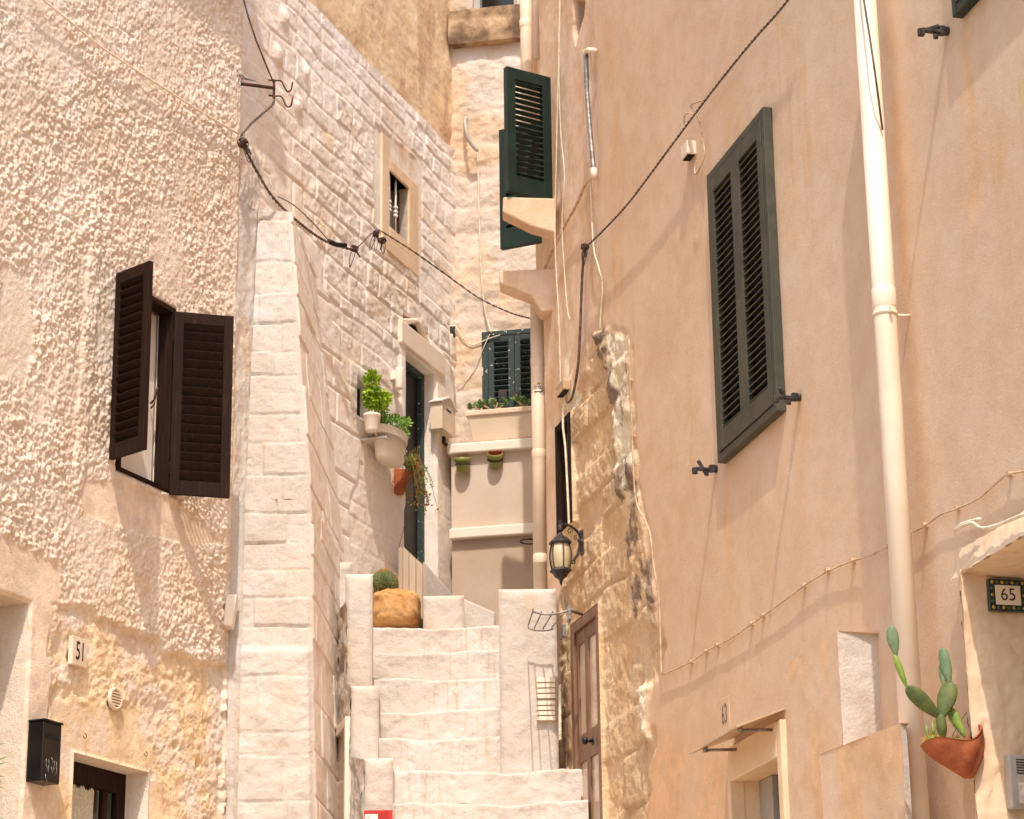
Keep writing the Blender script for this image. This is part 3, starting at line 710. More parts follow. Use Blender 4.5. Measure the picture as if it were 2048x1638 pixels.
patch('sill', (PB.p(PB.uv(903, 60)[0], .1, zs0), PB.p(PB.uv(1050, 60)[0], .1, zs0), PB.p(PB.uv(1050, 60)[0], .1, zs1 + .02), PB.p(PB.uv(903, 60)[0], .1, zs1 + .02)), .012, hS, M['stain'], uw, hint=PB.N)
# lower shuttered window
lw = sub('window', back, 'lower window with closed chipped blue green shutters')
a0, a1, c0, c1 = HBl; md = (a0 + a1) / 2 + .02
fr = MB(); fr.pbox(PB, a0 - .03, a0 + .02, -.03, .02, c0, c1 + .03); fr.pbox(PB, a1 - .02, a1 + .03, -.03, .02, c0, c1 + .03); fr.pbox(PB, a0 + .02, a1 - .02, -.03, .02, c1 - .01, c1 + .03)
obj('frame', fr, M['teal'], lw, bevel=.003)
obj('slat_gap_black', MB().pbox(PB, a0, a1, -.17, -.16, c0, c1), M['black'], lw)
shutter('shutter', PB.p(a0 + .022, .0, c1 - .012), PB.p(md - .002, .0, c1 - .012), c0, lw, M['teal'], M['teal'], n=11, tilt=-28, fr=.05, rt=.04, rb=.05, slatw=.03)
shutter('shutter', PB.p(a1 - .022, .0, c1 - .012), PB.p(md + .002, .0, c1 - .012), c0, lw, M['teal'], M['teal'], n=11, tilt=-28, fr=.05, rt=.04, rb=.05, slatw=.03)
lt = MB(); lt.pbox(PB, md - .13, md - .06, .02, .05, c0 + .04, c0 + .14); lt.pbox(PB, md + .01 - .02, md + .04, .02, .05, c0 + .05, c0 + .12); obj('shutter_bolt', lt, M['iron'], lw, bevel=.004)
# terrace panel wall
O2 = .3
pz = [PB.uv(990, 1075, O2)[1], PB.uv(990, 1055, O2)[1]]
pn = sub('panel_wall', back)
pA, pB_ = PB.uv(903, 1000, O2)[0], b1
w1 = MB(); w1.pbox(PB, pA, pB_, -.1, O2, pz[1], zledge - .03); obj('grey_panel', w1, M['grey'], pn)
w1 = MB(); w1.pbox(PB, pA, pB_, -.1, O2 - .01, 3.2, pz[0])
n_ = 150
for i in range(n_):
    a = pA + (pB_ - pA) * i / n_; w1.pbox(PB, a + .002, a + .006, O2 - .01, O2 - .006, 3.2, pz[0])
obj('woven_panel', w1, M['mesh'], pn)
w1 = MB(); w1.pbox(PB, pA - .01, pB_, -.1, O2 + .05, pz[0], pz[1] + .005); obj('lower_ledge', w1, M['whitep'], pn, bevel=.01)
w1 = MB(); w1.pbox(PB, pA - .02, pB_, -.1, O2 + .06, zledge - .085, zledge); obj('upper_ledge', w1, M['whitep'], pn, bevel=.012)

# ================================================================ RIGHT HOUSE
right = thing('peach_house', 'peach plastered house on the right with olive louvred shutters and doors 63 and 65', 'house', PR.p(0, 0, 2))
# s grows with depth
sR_near = PR.uv(2500, 800)[0]; sR_seam = PR.uv(1203, 600)[0]; sR_far = PR.uv(1084, 600)[0]
H65 = (PR.uv(2330, 1300)[0], PR.uv(1958, 1300)[0], 2.0, PR.uv(1962, 1140)[1])
H63 = (PR.uv(1568, 1560)[0], PR.uv(1470, 1560)[0], 2.2, PR.uv(1500, 1545)[1])
crack = [(1143, 0), (1165, 0), (1163, 30), (1148, 88), (1143, 60)]
ruin = [(1184, 668), (1215, 655), (1258, 668), (1262, 800), (1275, 980), (1300, 1100), (1316, 1180), (1318, 1250), (1330, 1290), (1300, 1390), (1305, 1480), (1290, 1560), (1300, 1660), (1120, 1660), (1120, 1150), (1130, 900), (1140, 800), (1165, 740)]
ridge = [(1184, 668), (1215, 655), (1260, 668), (1264, 800), (1277, 980), (1302, 1100), (1318, 1180), (1318, 1252), (1276, 1252), (1268, 1180), (1245, 1050), (1230, 900), (1214, 760)]
pale = [(1215, 670), (1262, 672), (1270, 900), (1290, 1000), (1250, 1010), (1232, 880), (1222, 760)]
pale2 = [(1283, 1370), (1303, 1372), (1300, 1480), (1283, 1475)]
def hR(u, v, px, py):
    ps = blur(inpoly(px, py, [(1740, 0), (1900, 0), (1900, 1700), (1740, 1700)]), 3)
    nx_ = fbm(u * 7, v * 7, 3, 130) * 30; ny_ = fbm(u * 7 + 5, v * 7, 3, 131) * 30
    rm = blur(inpoly(px + nx_, py + ny_ * .5, ruin), 2)
    hp = fbm(u * 1.0, v * 1.0, 2, 101) * .012 + fbm(u * 9, v * 9, 3, 102) * .0035
    hc, t, pr = courses(u, v, .27, .5, 121, .022, .009, .028, .03, .3)
    rg = blur(inpoly(px + nx_ * .5, py, ridge), 3); pl_ = blur(inpoly(px + nx_, py, pale), 4); pl2 = blur(inpoly(px + nx_ * .3, py, pale2), 2)
    hs = hc * 1.3 - .035 + fbm(u * 6, v * 6, 6, 122, .66) * .035 + fbm(u * 30, v * 30, 3, 123) * .018
    hs = hs + rg * (.04 + fbm(u * 9, v * 9, 6, 124, .7) * .08) + pl2 * .05
    dk = np.clip(rg * sst(-.04, .1, fbm(u * 5, v * 5, 6, 125, .7) + .05 * (1 - pl_) - pl_ * .06) + .2 * sst(.12, .2, fbm(u * 6, v * 4, 6, 127, .7)), 0, 1)
    low = sst(0, .2, fbm(u * .9, v * 1.2, 3, 126) + .02) * sst(1200, 1500, py)
    st = low * .5
    for x0, y0, y1, w_, a_ in ((1938, 50, 470, 10, .9), (1930, 60, 330, 5, .7), (1793, 180, 620, 12, .5), (1600, 800, 1150, 12, .6), (1452, 940, 1180, 9, .6), (1480, 930, 1060, 16, .3), (1560, 850, 980, 22, .3), (1888, 1300, 1638, 10, .5), (1215, 40, 640, 9, .35), (1405, 300, 420, 12, .35), (1700, 1130, 1270, 30, .25)):
        xx = px + fbm(u * 3, v * 2.5, 3, int(x0)) * 34 - (py - y0) * .035
        st = st + .5 * a_ * np.exp(-((xx - x0) / w_) ** 2) * sst(y0 - 12, y0 + 12, py) * sst(y1 + 60, y1 - 120, py) * (.55 + vn(u * 9, v * 3, 5) * .9)
    st = np.clip(st, 0, 1)
    return hp * (1 - rm) + hs * rm, {'ruin': rm, 'm1': np.clip(rm * np.maximum(pl_ * .8, pl2) + (1 - rm) * st, 0, 1), 'm2': np.clip(rm * dk, 0, 1), 'tone': t * rm}
# blended plaster/stone material
mp_ = M['plaster']; mr_ = M['tufa']
def mix_mats(name, a, b, attr):
    mt = D.materials.new(name); mt.use_nodes = True; nt = mt.node_tree; nt.nodes.clear(); outs = []
    for src in (a, b):
        mp = {}
        for n in src.node_tree.nodes:
            if n.type == 'OUTPUT_MATERIAL': continue
            c = nt.nodes.new(n.bl_idname); mp[n.name] = c
            for p in ('operation', 'data_type', 'blend_type', 'attribute_name', 'interpolation_type'):
                if hasattr(n, p):
                    try: setattr(c, p, getattr(n, p))
                    except Exception: pass
            for i, s in enumerate(n.inputs):
                if hasattr(s, 'default_value'):
                    try: c.inputs[i].default_value = s.default_value
                    except Exception: pass
            if n.type == 'BSDF_PRINCIPLED': outs.append(c.outputs[0])
        for l in src.node_tree.links:
            if l.to_node.name in mp and l.from_node.name in mp:
                mi = list(l.from_node.outputs).index(l.from_socket); ti = list(l.to_node.inputs).index(l.to_socket)
                nt.links.new(mp[l.from_node.name].outputs[mi], mp[l.to_node.name].inputs[ti])
    at = NN(nt, 'ShaderNodeAttribute', attribute_name=attr); ms = nt.nodes.new('ShaderNodeMixShader'); om = nt.nodes.new('ShaderNodeOutputMaterial')
    nt.links.new(at.outputs['Fac'], ms.inputs[0]); nt.links.new(outs[0], ms.inputs[1]); nt.links.new(outs[1], ms.inputs[2]); nt.links.new(ms.outputs[0], om.inputs[0]); return mt
M['ruined'] = mix_mats('plaster_over_tufa', mp_, mr_, 'ruin')
M['ruined2'] = mix_mats('pale_plaster_over_tufa', M['plaster2'], mr_, 'ruin')
# narrow brown window near the corner and wooden door positions
HN1 = (PR.uv(1143, 940)[0], PR.uv(1114, 940)[0], PR.uv(1128, 1060)[1], PR.uv(1128, 838)[1])
HDr = (PR.uv(1200, 1400)[0], PR.uv(1143, 1400)[0], 3.2, PR.uv(1192, 1207)[1])
zR1 = 11.0
wall('wall', PR, sR_near, sR_seam, 1.6, zR1, .018, lambda u, v, px, py: hR(u, v, px, py), M['ruined'], right, [H65, H63])
holes2 = [HN1, HDr]
def hR2(u, v, px, py):
    h, a = hR(u + (sR_seam - sR_near), v, px, py)
    c = blur(inpoly(px, py, crack), 1); a['m2'] = np.clip(a['m2'] + c * .9, 0, 1); a['ruin'] = np.clip(a['ruin'] + c, 0, 1)
    pt = blur(inpoly(px + fbm(u * 6, v * 6, 3, 8) * 40, py, [(1118, 720), (1140, 700), (1150, 800), (1130, 840), (1120, 830)]), 3)
    a['m1'] = np.clip(a['m1'] + pt, 0, 1)
    e_ = sst(0, .03, u); return h - .012 * (1 - a['ruin']) * e_ + fbm(u * 5, v * 5, 4, 9) * .012 * e_ - c * .06, a
wall('corner_wall', PR, sR_seam, sR_far, 1.6, zR1, .0125, hR2, M['ruined2'], right, holes2)
rv = MB(); reveal(rv, PR, H65, .5); reveal(rv, PR, H63, .17); reveal(rv, PR, HN1, .3, front=-.02); reveal(rv, PR, HDr, .1, front=-.02)
rv.pbox(PR, sR_near, sR_far, -3, -.55, 0, zR1)
rv.pbox(PR, sR_far - .3, sR_far, -.55, -.03, 0, zR1); rv.pbox(PR, sR_far, sR_far + .9, -3, -.2, 0, zR1)
obj('inner_wall', rv, M['trim'], right)
roof(PR, right, sR_near - .2, sR_far + .1, zR1, .12)

# olive shuttered window
rw = sub('window', right, 'tall window with two closed olive louvred shutters')
a1, a0 = PR.uv(1441, 640)[0], PR.uv(1558, 520)[0]; c1 = PR.uv(1545, 212)[1]; c0 = PR.uv(1573, 822)[1]
RW = (a0, a1, c0, c1)
fr = MB(); t = .045
fr.pbox(PR, a0, a0 + t, .0, .05, c0, c1); fr.pbox(PR, a1 - t, a1, .0, .05, c0, c1); fr.pbox(PR, a0 + t, a1 - t, .0, .049, c1 - t, c1); fr.pbox(PR, a0 + t, a1 - t, .0, .049, c0, c0 + t)
obj('frame', fr, M['olive'], rw, bevel=.004)
obj('slat_gap_black', MB().pbox(PR, a0 + t, a1 - t, .004, .008, c0 + t, c1 - t), M['black'], rw)  # black sheet on solid wall, painting the darkness between the slats
md = (a0 + a1) / 2
shutter('shutter', PR.p(a0 + t + .004, .034, c1 - t - .006), PR.p(md - .002, .034, c1 - t - .006), c0 + t + .006, rw, M['olive'], M['oliveslat'], n=33, tilt=34, fr=.062, rt=.09, rb=.11, th=.04, slatw=.0165, label='nearer olive shutter leaf')
shutter('shutter', PR.p(a1 - t - .004, .034, c1 - t - .006), PR.p(md + .002, .034, c1 - t - .006), c0 + t + .006, rw, M['olive'], M['oliveslat'], n=33, tilt=34, fr=.062, rt=.09, rb=.11, th=.04, slatw=.0165, label='farther olive shutter leaf')
# corner of another shuttered window at the top right
a1, c0 = PR.uv(1926, 38)[0], PR.uv(1926, 38)[1]
uw = sub('window', right, 'corner of another olive shuttered window, high up at the right')
fr = MB(); a0 = a1 - 1.0; c1 = c0 + 1.6
fr.pbox(PR, a0, a0 + t, .0, .05, c0, c1); fr.pbox(PR, a1 - t, a1, .0, .05, c0, c1); fr.pbox(PR, a0 + t, a1 - t, .0, .049, c1 - t, c1); fr.pbox(PR, a0 + t, a1 - t, .0, .049, c0, c0 + t)
obj('frame', fr, M['green'], uw, bevel=.004)
obj('slat_gap_black', MB().pbox(PR, a0 + t, a1 - t, .004, .008, c0 + t, c1 - t), M['black'], uw)  # black stand-in for the dark gaps behind these slats too
shutter('shutter', PR.p(a1 - t - .004, .034, c1 - t - .006), PR.p((a0 + a1) / 2, .034, c1 - t - .006), c0 + t + .006, uw, M['olive'], M['oliveslat'], n=33, tilt=34, fr=.062, rt=.09, rb=.11, th=.04, slatw=.0165)

# window with open dark green shutters on the corner wall
gw = sub('window', right, 'corner window with dark green shutters standing open')
h1 = PR.at(1098, 157, .02); e1 = Pz(1010, 134, h1.z)
zb1 = PR.at(1104, 402, .02).z
shutter('shutter', h1, e1, zb1, gw, M['green'], M['green'], n=17, tilt=-14, fr=.07, rt=.085, rb=.13, th=.045, slatw=.021, label='nearer dark green shutter, light showing through its slats')
h2 = Pz(1094, 243, h1.z); e2 = Pz(1000, 262, h1.z); z2 = Pz(1003, 526, 0)
e2b = zb1
shutter('shutter', h2, e2, zb1, gw, M['green'], M['green'], n=17, tilt=60, fr=.05, rt=.085, rb=.15, th=.045, slatw=.045, label='farther dark green shutter, mostly hidden behind the sill')
# stone sill slab with a raking underside
def corbel(name, pts, Y, dep, m_):
    q = [P(x, y, Y) for x, y in pts]; return MB().prism(q, V((0, dep, 0)))
obj('stone_sill', corbel('sill', [(1006, 393), (1112, 396), (1112, 466), (1062, 452), (1005, 424)], 16.25, .16, M['trim']), M['plaster2'], gw, bevel=.012)
obj('lower_corbel', corbel('c', [(998, 541), (1112, 536), (1110, 620), (1082, 622), (1062, 590), (1000, 566)], 16.55, .2, M['trim']), M['plaster2'], right, bevel=.012)

# brown narrow window
nw = sub('window', right, 'narrow brown framed window seen edge on above the lantern')
a0, a1, c0, c1 = HN1; fr = MB()
fr.pbox(PR, a0, a0 + .05, -.1, .012, c0, c1); fr.pbox(PR, a1 - .05, a1, -.1, .012, c0, c1); fr.pbox(PR, a0 + .05, a1 - .05, -.1, .01, c1 - .05, c1)
obj('frame', fr, M['brown'], nw, bevel=.003); obj('pane', MB().pbox(PR, a0, a1, -.07, -.06, c0, c1), M['inner'], nw)
# wooden door with long panes
wd = sub('door', right, 'tall brown wooden door with narrow glass panes in the bare stone')
a0, a1, c0, c1 = HDr; fr = MB(); t = .07
fr.pbox(PR, a0, a0 + t, -.08, .0, c0, c1); fr.pbox(PR, a1 - t, a1, -.08, .0, c0, c1); fr.pbox(PR, a0 + t, a1 - t, -.08, -.001, c1 - t, c1)
obj('door_frame', fr, M['redwood'], wd, bevel=.006)
md = (a0 + a1) / 2 + .03; lf = MB(); zk = PR.uv(1180, 1482)[1]
for (x0, x1) in ((a0 + t, md - .002), (md + .002, a1 - t)):
    lf.pbox(PR, x0, x0 + .035, -.07, -.02, c0, c1 - t); lf.pbox(PR, x1 - .035, x1, -.07, -.02, c0, c1 - t)
    lf.pbox(PR, x0 + .035, x1 - .035, -.07, -.021, c1 - t - .09, c1 - t); lf.pbox(PR, x0 + .035, x1 - .035, -.07, -.021, zk - .09, zk + .09)
obj('door_leaf', lf, M['redwood'], wd, bevel=.005)
gl = MB(); gl.pbox(PR, a0 + t + .03, a1 - t - .03, -.04, -.034, c0, c1 - t - .08); obj('door_glass', gl, M['inner'], wd)
kb = PR.at(1186, 1482, .0); kk = MB(); kk.tube([kb, kb + PR.N * .05], .011, 10); kk.lathe(kb + PR.N * .045, [(.001, .03), (.022, .022), (.027, .008), (.02, -.005), (.011, -.01)], PR.N, 14)
kk.lathe(kb, [(.028, 0), (.028, .006), (.01, .008)], PR.N, 14)
obj('door_knob', kk, M['blackp'], wd)

# door 63
d63 = sub('door', right, 'half open grey door under number 63')
a0, a1, c0, c1 = H63
tr = MB(); tr.pbox(PR, a0 - .06, a0 + .006, -.05, .03, c0, c1 + .17); tr.pbox(PR, a1 - .006, a1 + .045, -.05, .03, c0, c1 + .17); tr.pbox(PR, a0 + .006, a1 - .006, -.05, .031, c1 - .008, c1 + .172)
obj('surround', tr, M['trim'], d63, bevel=.006)
lf = MB(); lf.pbox(PR, PR.uv(1545, 1590, -.13)[0], a1 - .004, -.165, -.13, c0, c1 - .004); obj('door_leaf', lf, M['plastic'], d63, bevel=.003)
obj('doorway_dark', MB().pbox(PR, a0, a1, -.18, -.168, c0, c1), M['black'], d63)
ky = MB(); kc = PR.at(1561, 1582, -.12); ky.obox(kc, PR.L * .02, PR.N * .004, UP * .016); ky.tube([kc + UP * .015, kc + UP * .045], .006); obj('door_key', ky, M['yellow'], d63)
# 63 number
n63 = thing('number_tile', 'faint numbers 63 on the peach plaster left of the acrylic canopy', 'house number', PR.at(1450, 1430))
c6 = PR.uv(1450, 1430); obj('plate', MB().pbox(PR, c6[0] - .08, c6[0] + .08, -.02, .0025, c6[1] - .1, c6[1] + .09), M['plaster'], n63, bevel=.003)
obj('number', text_mesh('63', .15, PR.p(c6[0], .0036, c6[1]), -PR.L, UP, .0006, .62), M['inkgrey'], n63)
# canopy
can = thing('door_canopy', 'small clouded acrylic canopy on two rods above door 63', 'canopy', PR.at(1500, 1460))
k0, k1 = PR.uv(1572, 1430)[0], PR.uv(1470, 1470)[0]; kz = PR.uv(1572, 1418)[1]
cp = MB(); q = PR.p
cp.hexa([q(k0, .0, kz), q(k1, .0, kz), q(k1, .26, kz - .1), q(k0, .26, kz - .1), q(k0, .0, kz + .012), q(k1, .0, kz + .012), q(k1, .26, kz - .088), q(k0, .26, kz - .088)])
obj('canopy_sheet', cp, M['awning'], can)
for kk_ in (k0 + .12, k1 - .1):
    r_ = MB(); r_.tube([q(kk_, 0, kz - .03 - .05), q(kk_, .2, kz - .09)], .008, 8); r_.lathe(q(kk_, .2, kz - .1), [(.001, 0), (.014, 0), (.014, .03), (.001, .03)], UP, 10); r_.lathe(q(kk_, 0, kz - .08), [(.02, 0), (.02, .008), (.001, .008)], PR.N, 10)
    obj('rod', r_, M['galv'], can)

# external stair parapet, three tiers
par = thing('stair_parapet', 'stepped plastered stair parapet with white end faces below the right drainpipe', 'wall', PR.p(0, 0, 2))
off = .2
def tier(xfar, xnear, ytopfar, ytopnear, off, seed):
    sf, zf = PR.uv(xfar, ytopfar, off); sn, zn = PR.uv(xnear, ytopnear, off)
    def h(u, v, px, py): return fbm(u * 4, v * 4, 4, seed) * .012 + fbm(u * 20, v * 20, 2, seed + 1) * .003, {'m1': sst(.0, .3, fbm(u * 3, v * 1.2, 4, seed + 2) + .12 * sst(.0, .2, v - (zn - 1.9) + .25)) * .6, 'tone': u * 0}
    zz = (zf + zn) / 2
    patch('side_face', (PR.p(sn, off, 1.9), PR.p(sf, off, 1.9), PR.p(sf, off, zf), PR.p(sn, off, zn)), .016, h, M['plaster'], par, hint=PR.N)
    b = MB(); b.add([PR.p(sf, off, 1.9), PR.p(sf + .06, 0, 1.9), PR.p(sf + .06, -.03, zf), PR.p(sf, off, zf)], [(0, 1, 2, 3)])
    b.add([PR.p(sn, off, zn), PR.p(sf, off, zf), PR.p(sf + .06, -.03, zf), PR.p(sn, -.03 if seed < 210 else off - .04, zn)], [(0, 1, 2, 3)])
    obj('coping', b, M['plaster'], par, norm=False)
    return sn, zn
sn, zn = tier(1578, 1674, 1326, 1262, off, 201)
def hw_(u, v, px, py): return fbm(u * 6, v * 6, 4, 211) * .01, {'m1': .8 * sst(.2, .3, fbm(u * 9, v * 9, 4, 215)), 'tone': u * 0}
e = PR.p(sn, off, 0); e2_ = PR.p(sn + .04, -.06, 0)
patch('end_face', (V((e.x, e.y, 1.9)), V((e2_.x, e2_.y, 1.9)), V((e2_.x, e2_.y, zn)), V((e.x, e.y, zn))), .014, hw_, M['whiteb'], par, hint=V((0, -1, 0)))
off2 = .25
sn2, zn2 = tier(1640, 1801, 1508, 1446, off2, 221)
obj('core', MB().pbox(PR, sn2 + .45, sn2 + .8, -.05, off2 - .02, 1.9, zn2 - .03), M['plaster'], par)
e = PR.p(sn2, off2, 0); e2_ = PR.p(sn2 + .02, off2 - .035, 0)
patch('end_face', (V((e.x, e.y, 1.9)), V((e2_.x, e2_.y, 1.9)), V((e2_.x, e2_.y, zn2)), V((e.x, e.y, zn2))), .014, hw_, M['whiteb'], par, hint=V((0, -1, 0)))

# surround of doorway 65
d65 = sub('doorway', right, 'rough stone doorway around number 65')
a0, a1, c0, c1 = H65
def hJ(u, v, px, py): return fbm(u * 8, v * 8, 4, 231) * .03 + fbm(u * 30, v * 30, 3, 232) * .008, {'m1': .6 * sst(-.1, .2, fbm(u * 6, v * 6, 4, 233)), 'm2': .5 * sst(.1, .3, fbm(u * 5, v * 3, 4, 234)), 'tone': vn(u * 3, v * 3)}
patch('far_jamb', (PR.p(a1, .06, c0), PR.p(a1 + .0, -.5, c0), PR.p(a1, -.5, c1 + .02), PR.p(a1, .06, c1 + .02)), .012, hJ, M['trim'], d65, hint=-PR.L)
patch('jamb_face', (PR.p(a1, .06, c0), PR.p(a1 + .1, .02, c0), PR.p(a1 + .1, .02, c1 + .06), PR.p(a1, .06, c1 + .0)), .01, hJ, M['ochre'], d65, hint=PR.N)
patch('lintel_face', (PR.p(a0, .06, c1), PR.p(a1 + .1, .06, c1), PR.p(a1 + .04, .02, c1 + .12), PR.p(a0, .02, c1 + .12)), .012, hJ, M['trim'], d65, hint=PR.N)
patch('soffit', (PR.p(a0, .06, c1), PR.p(a1, .06, c1), PR.p(a1, -.5, c1 - .02), PR.p(a0, -.5, c1 - .02)), .015, hJ, M['trim'], d65, hint=V((0, 0, -1)))
obj('door_leaf', MB().pbox(PR, a0, a1, -.52, -.48, c0, c1), M['brown'], d65)
# house number 65 (tile fixed to the jamb that faces the street)
PJ = Plane(PR.p(a1 - .018, 0, 0), (-PR.N.x, -PR.N.y)); PJ.N = -PR.L; PJ.L = -PR.N
def jp(x, y, o=0): return PJ.uv(x, y, o)
c = jp(2013, 1192); 
n65 = thing('number_tile', 'glazed tile numbered 65 with a lemon border on the doorway jamb', 'house number', PJ.p(c[0], 0, c[1]))
hw, hh = .083, .067
obj('tile', MB().pbox(PJ, c[0] - hw, c[0] + hw, -.01, .014, c[1] - hh, c[1] + hh), M['tilen'], n65, bevel=.002)
obj('panel', MB().pbox(PJ, c[0] - hw * .68, c[0] + hw * .68, .014, .017, c[1] - hh * .62, c[1] + hh * .62), M['tile'], n65, bevel=.004)
def fruit(i, q_): obj('lemon' if i % 2 == 0 else 'leaf', MB().lathe(q_, [(.0001, .003), (.008, .001), (.008, 0)], PJ.N, 10), M['yellow'] if i % 2 == 0 else M['leafgl'], n65)
for i in range(7):
    for sg_ in (-1, 1):
        q_ = PJ.p(c[0] + hw * (-.82 + 1.64 * i / 6), .0165, c[1] + sg_ * hh * .8); fruit(i, q_)
for i in range(1, 4):
    for sg_ in (-1, 1):
        q_ = PJ.p(c[0] + sg_ * hw * .85, .0165, c[1] + hh * (-.8 + .4 * i)); fruit(i, q_)
obj('number', text_mesh('65', .075, PJ.p(c[0], .0172, c[1]), PJ.L, UP, .0006, .95), M['ink'], n65)
# intercom
ci = jp(2040, 1566); it = thing('intercom', 'grey intercom box under number 65 at the right edge', 'intercom', PJ.p(ci[0], 0, ci[1]))
obj('case', MB().pbox(PJ, ci[0] - .062, ci[0] + .07, -.01, .04, ci[1] - .11, ci[1] + .11), M['plastic'], it, bevel=.008)
g_ = MB()
for i in range(6): g_.pbox(PJ, ci[0] - .03, ci[0] + .05, .04, .042, ci[1] + .03 + i * .011, ci[1] + .035 + i * .011)
obj('speaker_grille', g_, M['ink'], it)
obj('name_panel', MB().pbox(PJ, ci[0] - .025, ci[0] + .05, .04, .043, ci[1] - .09, ci[1] - .005), M['paper'], it)
obj('button', MB().pbox(PJ, ci[0] + .012, ci[0] + .03, .043, .05, ci[1] - .065, ci[1] - .045), M['galv'], it, bevel=.002)

# ================================================================ STAIRS
st = thing('staircase', 'whitewashed worn stone steps climbing to the grey panel wall', 'stairs', V((-.3, 15.9, 2.4)))
edges = [(1605, 785, 1160, 15.90), (1540, 787, 1150, 16.15), (1473, 757, 1000, 16.42), (1420, 757, 996, 16.68), (1354, 745, 996, 16.94), (1301, 745, 996, 17.2), (1251, 743, 996, 17.46)]
zprev = P(900, 1605, 15.9).z - .25
steps = [(P(900, 1675, 15.65).z, 780, 1175, 15.65)] + [(P(900, y, Y).z, xl, xr, Y) for y, xl, xr, Y in edges]
zprev = steps[0][0] - .3
for k, (zt_, xl, xr, Y) in enumerate(steps):
    xa, xb = P(xl - 25, 1400, Y).x, P(xr + 12, 1400, Y).x
    Yn = Y + (.27 if k < len(steps) - 1 else 2.6)
    nx = int((xb - xa) / .013); prof = []
    H = zt_ - zprev + .06
    nr = 22
    for j in range(nr): prof.append((0, -H + (H - .02) * j / (nr - 1)))
    for a in (20, 45, 70, 90): prof.append((.016 * (1 - math.cos(R_(a))) , -.016 + .016 * math.sin(R_(a)) + .0))
    for j in range(1, 9): prof.append((.016 + (Yn - Y + .05) * j / 8, 0))
    U, J = np.meshgrid(np.linspace(0, 1, nx), np.arange(len(prof)))
    pr = np.array(prof); yy = Y + pr[J, 0]; zz = zt_ + pr[J, 1]; xx = xa + (xb - xa) * U
    nose = np.exp(-((pr[J, 1]) / .05) ** 2)
    wear = fbm(xx * 2.6, xx * 0 + k * 7.3, 6, 300 + k, .6) * .07
    sag = -.02 * np.exp(-((U - .5) / .25) ** 2)
    zz = zz + (wear + sag) * nose
    rel = fbm(xx * 5, zz * 5, 5, 310 + k, .6) * .035 + fbm(xx * 22, zz * 22, 3, 320 + k) * .012
    front = (J < nr + 3)
    yy = yy + np.where(front, rel, 0) - nose * .008 * (J < nr + 3) + np.where(front, np.abs(fbm(xx * 3.2, xx * 0 + k, 3, 330 + k)) * .05 * nose, 0)
    zz = zz + np.where(front, 0, fbm(xx * 4, yy * 4, 3, 340 + k) * .012)
    s_ = MB(); s_.grid(np.stack([xx, yy, zz], -1).reshape(-1, 3).tolist(), nx, len(prof))
    o = obj('step', s_, M['steps'], st)
    zprev = zt_
def blk(name, x0, x1, ytop, Y, z0, dep, parent, seed, m_='whiteb', taper=0, top_wob=.0):
    a, b = P(x0, ytop, Y), P(x1, ytop, Y); zt_ = (a.z + b.z) / 2
    def h(u, v, px, py):
        ed = np.minimum(np.minimum(u, (b.x - a.x) - u), (zt_ - z0) - v)
        return fbm(u * 3.5, v * 3.5, 4, seed) * .035 + fbm(u * 16, v * 16, 3, seed + 1) * .009 - .03 * np.exp(-ed / .018), {'m1': .3 * sst(.1, .3, fbm(u * 5, v * 3, 4, seed + 2)), 'tone': u * 0}
    f = lambda x, y, z: V((x, y, z))
    patch('front_face', (f(a.x, Y, z0), f(b.x, Y, z0), f(b.x, Y, zt_), f(a.x, Y, zt_)), .013, h, M[m_], parent, hint=V((0, -1, 0)))
    def h2(u, v, px, py): return fbm(u * 4, v * 4, 4, seed + 5) * .02, {'tone': u * 0}
    i_ = .03
    bd = MB(); bd.hexa([f(a.x + .012, Y + i_, z0), f(b.x - .012, Y + i_, z0), f(b.x - .012, Y + dep, z0), f(a.x + .012, Y + dep, z0), f(a.x + .012, Y + i_, zt_ - .012), f(b.x - .012, Y + i_, zt_ - .012), f(b.x - .012, Y + dep, zt_ - .012), f(a.x + .012, Y + dep, zt_ - .012)])
    obj('core', bd, M[m_], parent, bevel=.01)
    return a.x, b.x, zt_
rb = thing('white_pier', 'tall white plastered pier right of the steps below the lantern', 'wall', P(1050, 1540, 16.3))
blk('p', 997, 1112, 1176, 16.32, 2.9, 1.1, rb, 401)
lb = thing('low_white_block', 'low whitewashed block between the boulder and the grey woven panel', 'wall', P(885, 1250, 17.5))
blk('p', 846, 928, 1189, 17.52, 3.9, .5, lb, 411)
# ramp piece behind it
rp = MB(); a = P(846, 1120, 18.0); b = P(906, 1190, 18.35)
rp.hexa([V((a.x, 18.0, 3.9)), V((b.x, 18.35, 3.9)), V((b.x, 18.6, 3.9)), V((a.x, 18.3, 3.9)), a, b, b + V((0, .25, 0)), a + V((0, .3, 0))])
tag(obj('sloping_wall', rp, M['whiteb'], bevel=.015, loc=a), 'low white wall with a sloping top beside the pedimented door', 'wall')
rp = MB(); rp.prism([P(926, 1196, 17.9), P(990, 1224, 17.9), P(990, 1280, 17.9), P(926, 1280, 17.9)], V((0, .4, 0)))
tag(obj('sloping_wall', rp, M['whiteb'], bevel=.015, loc=P(950, 1250, 17.9)), 'short white ramp end right of the low block', 'wall')

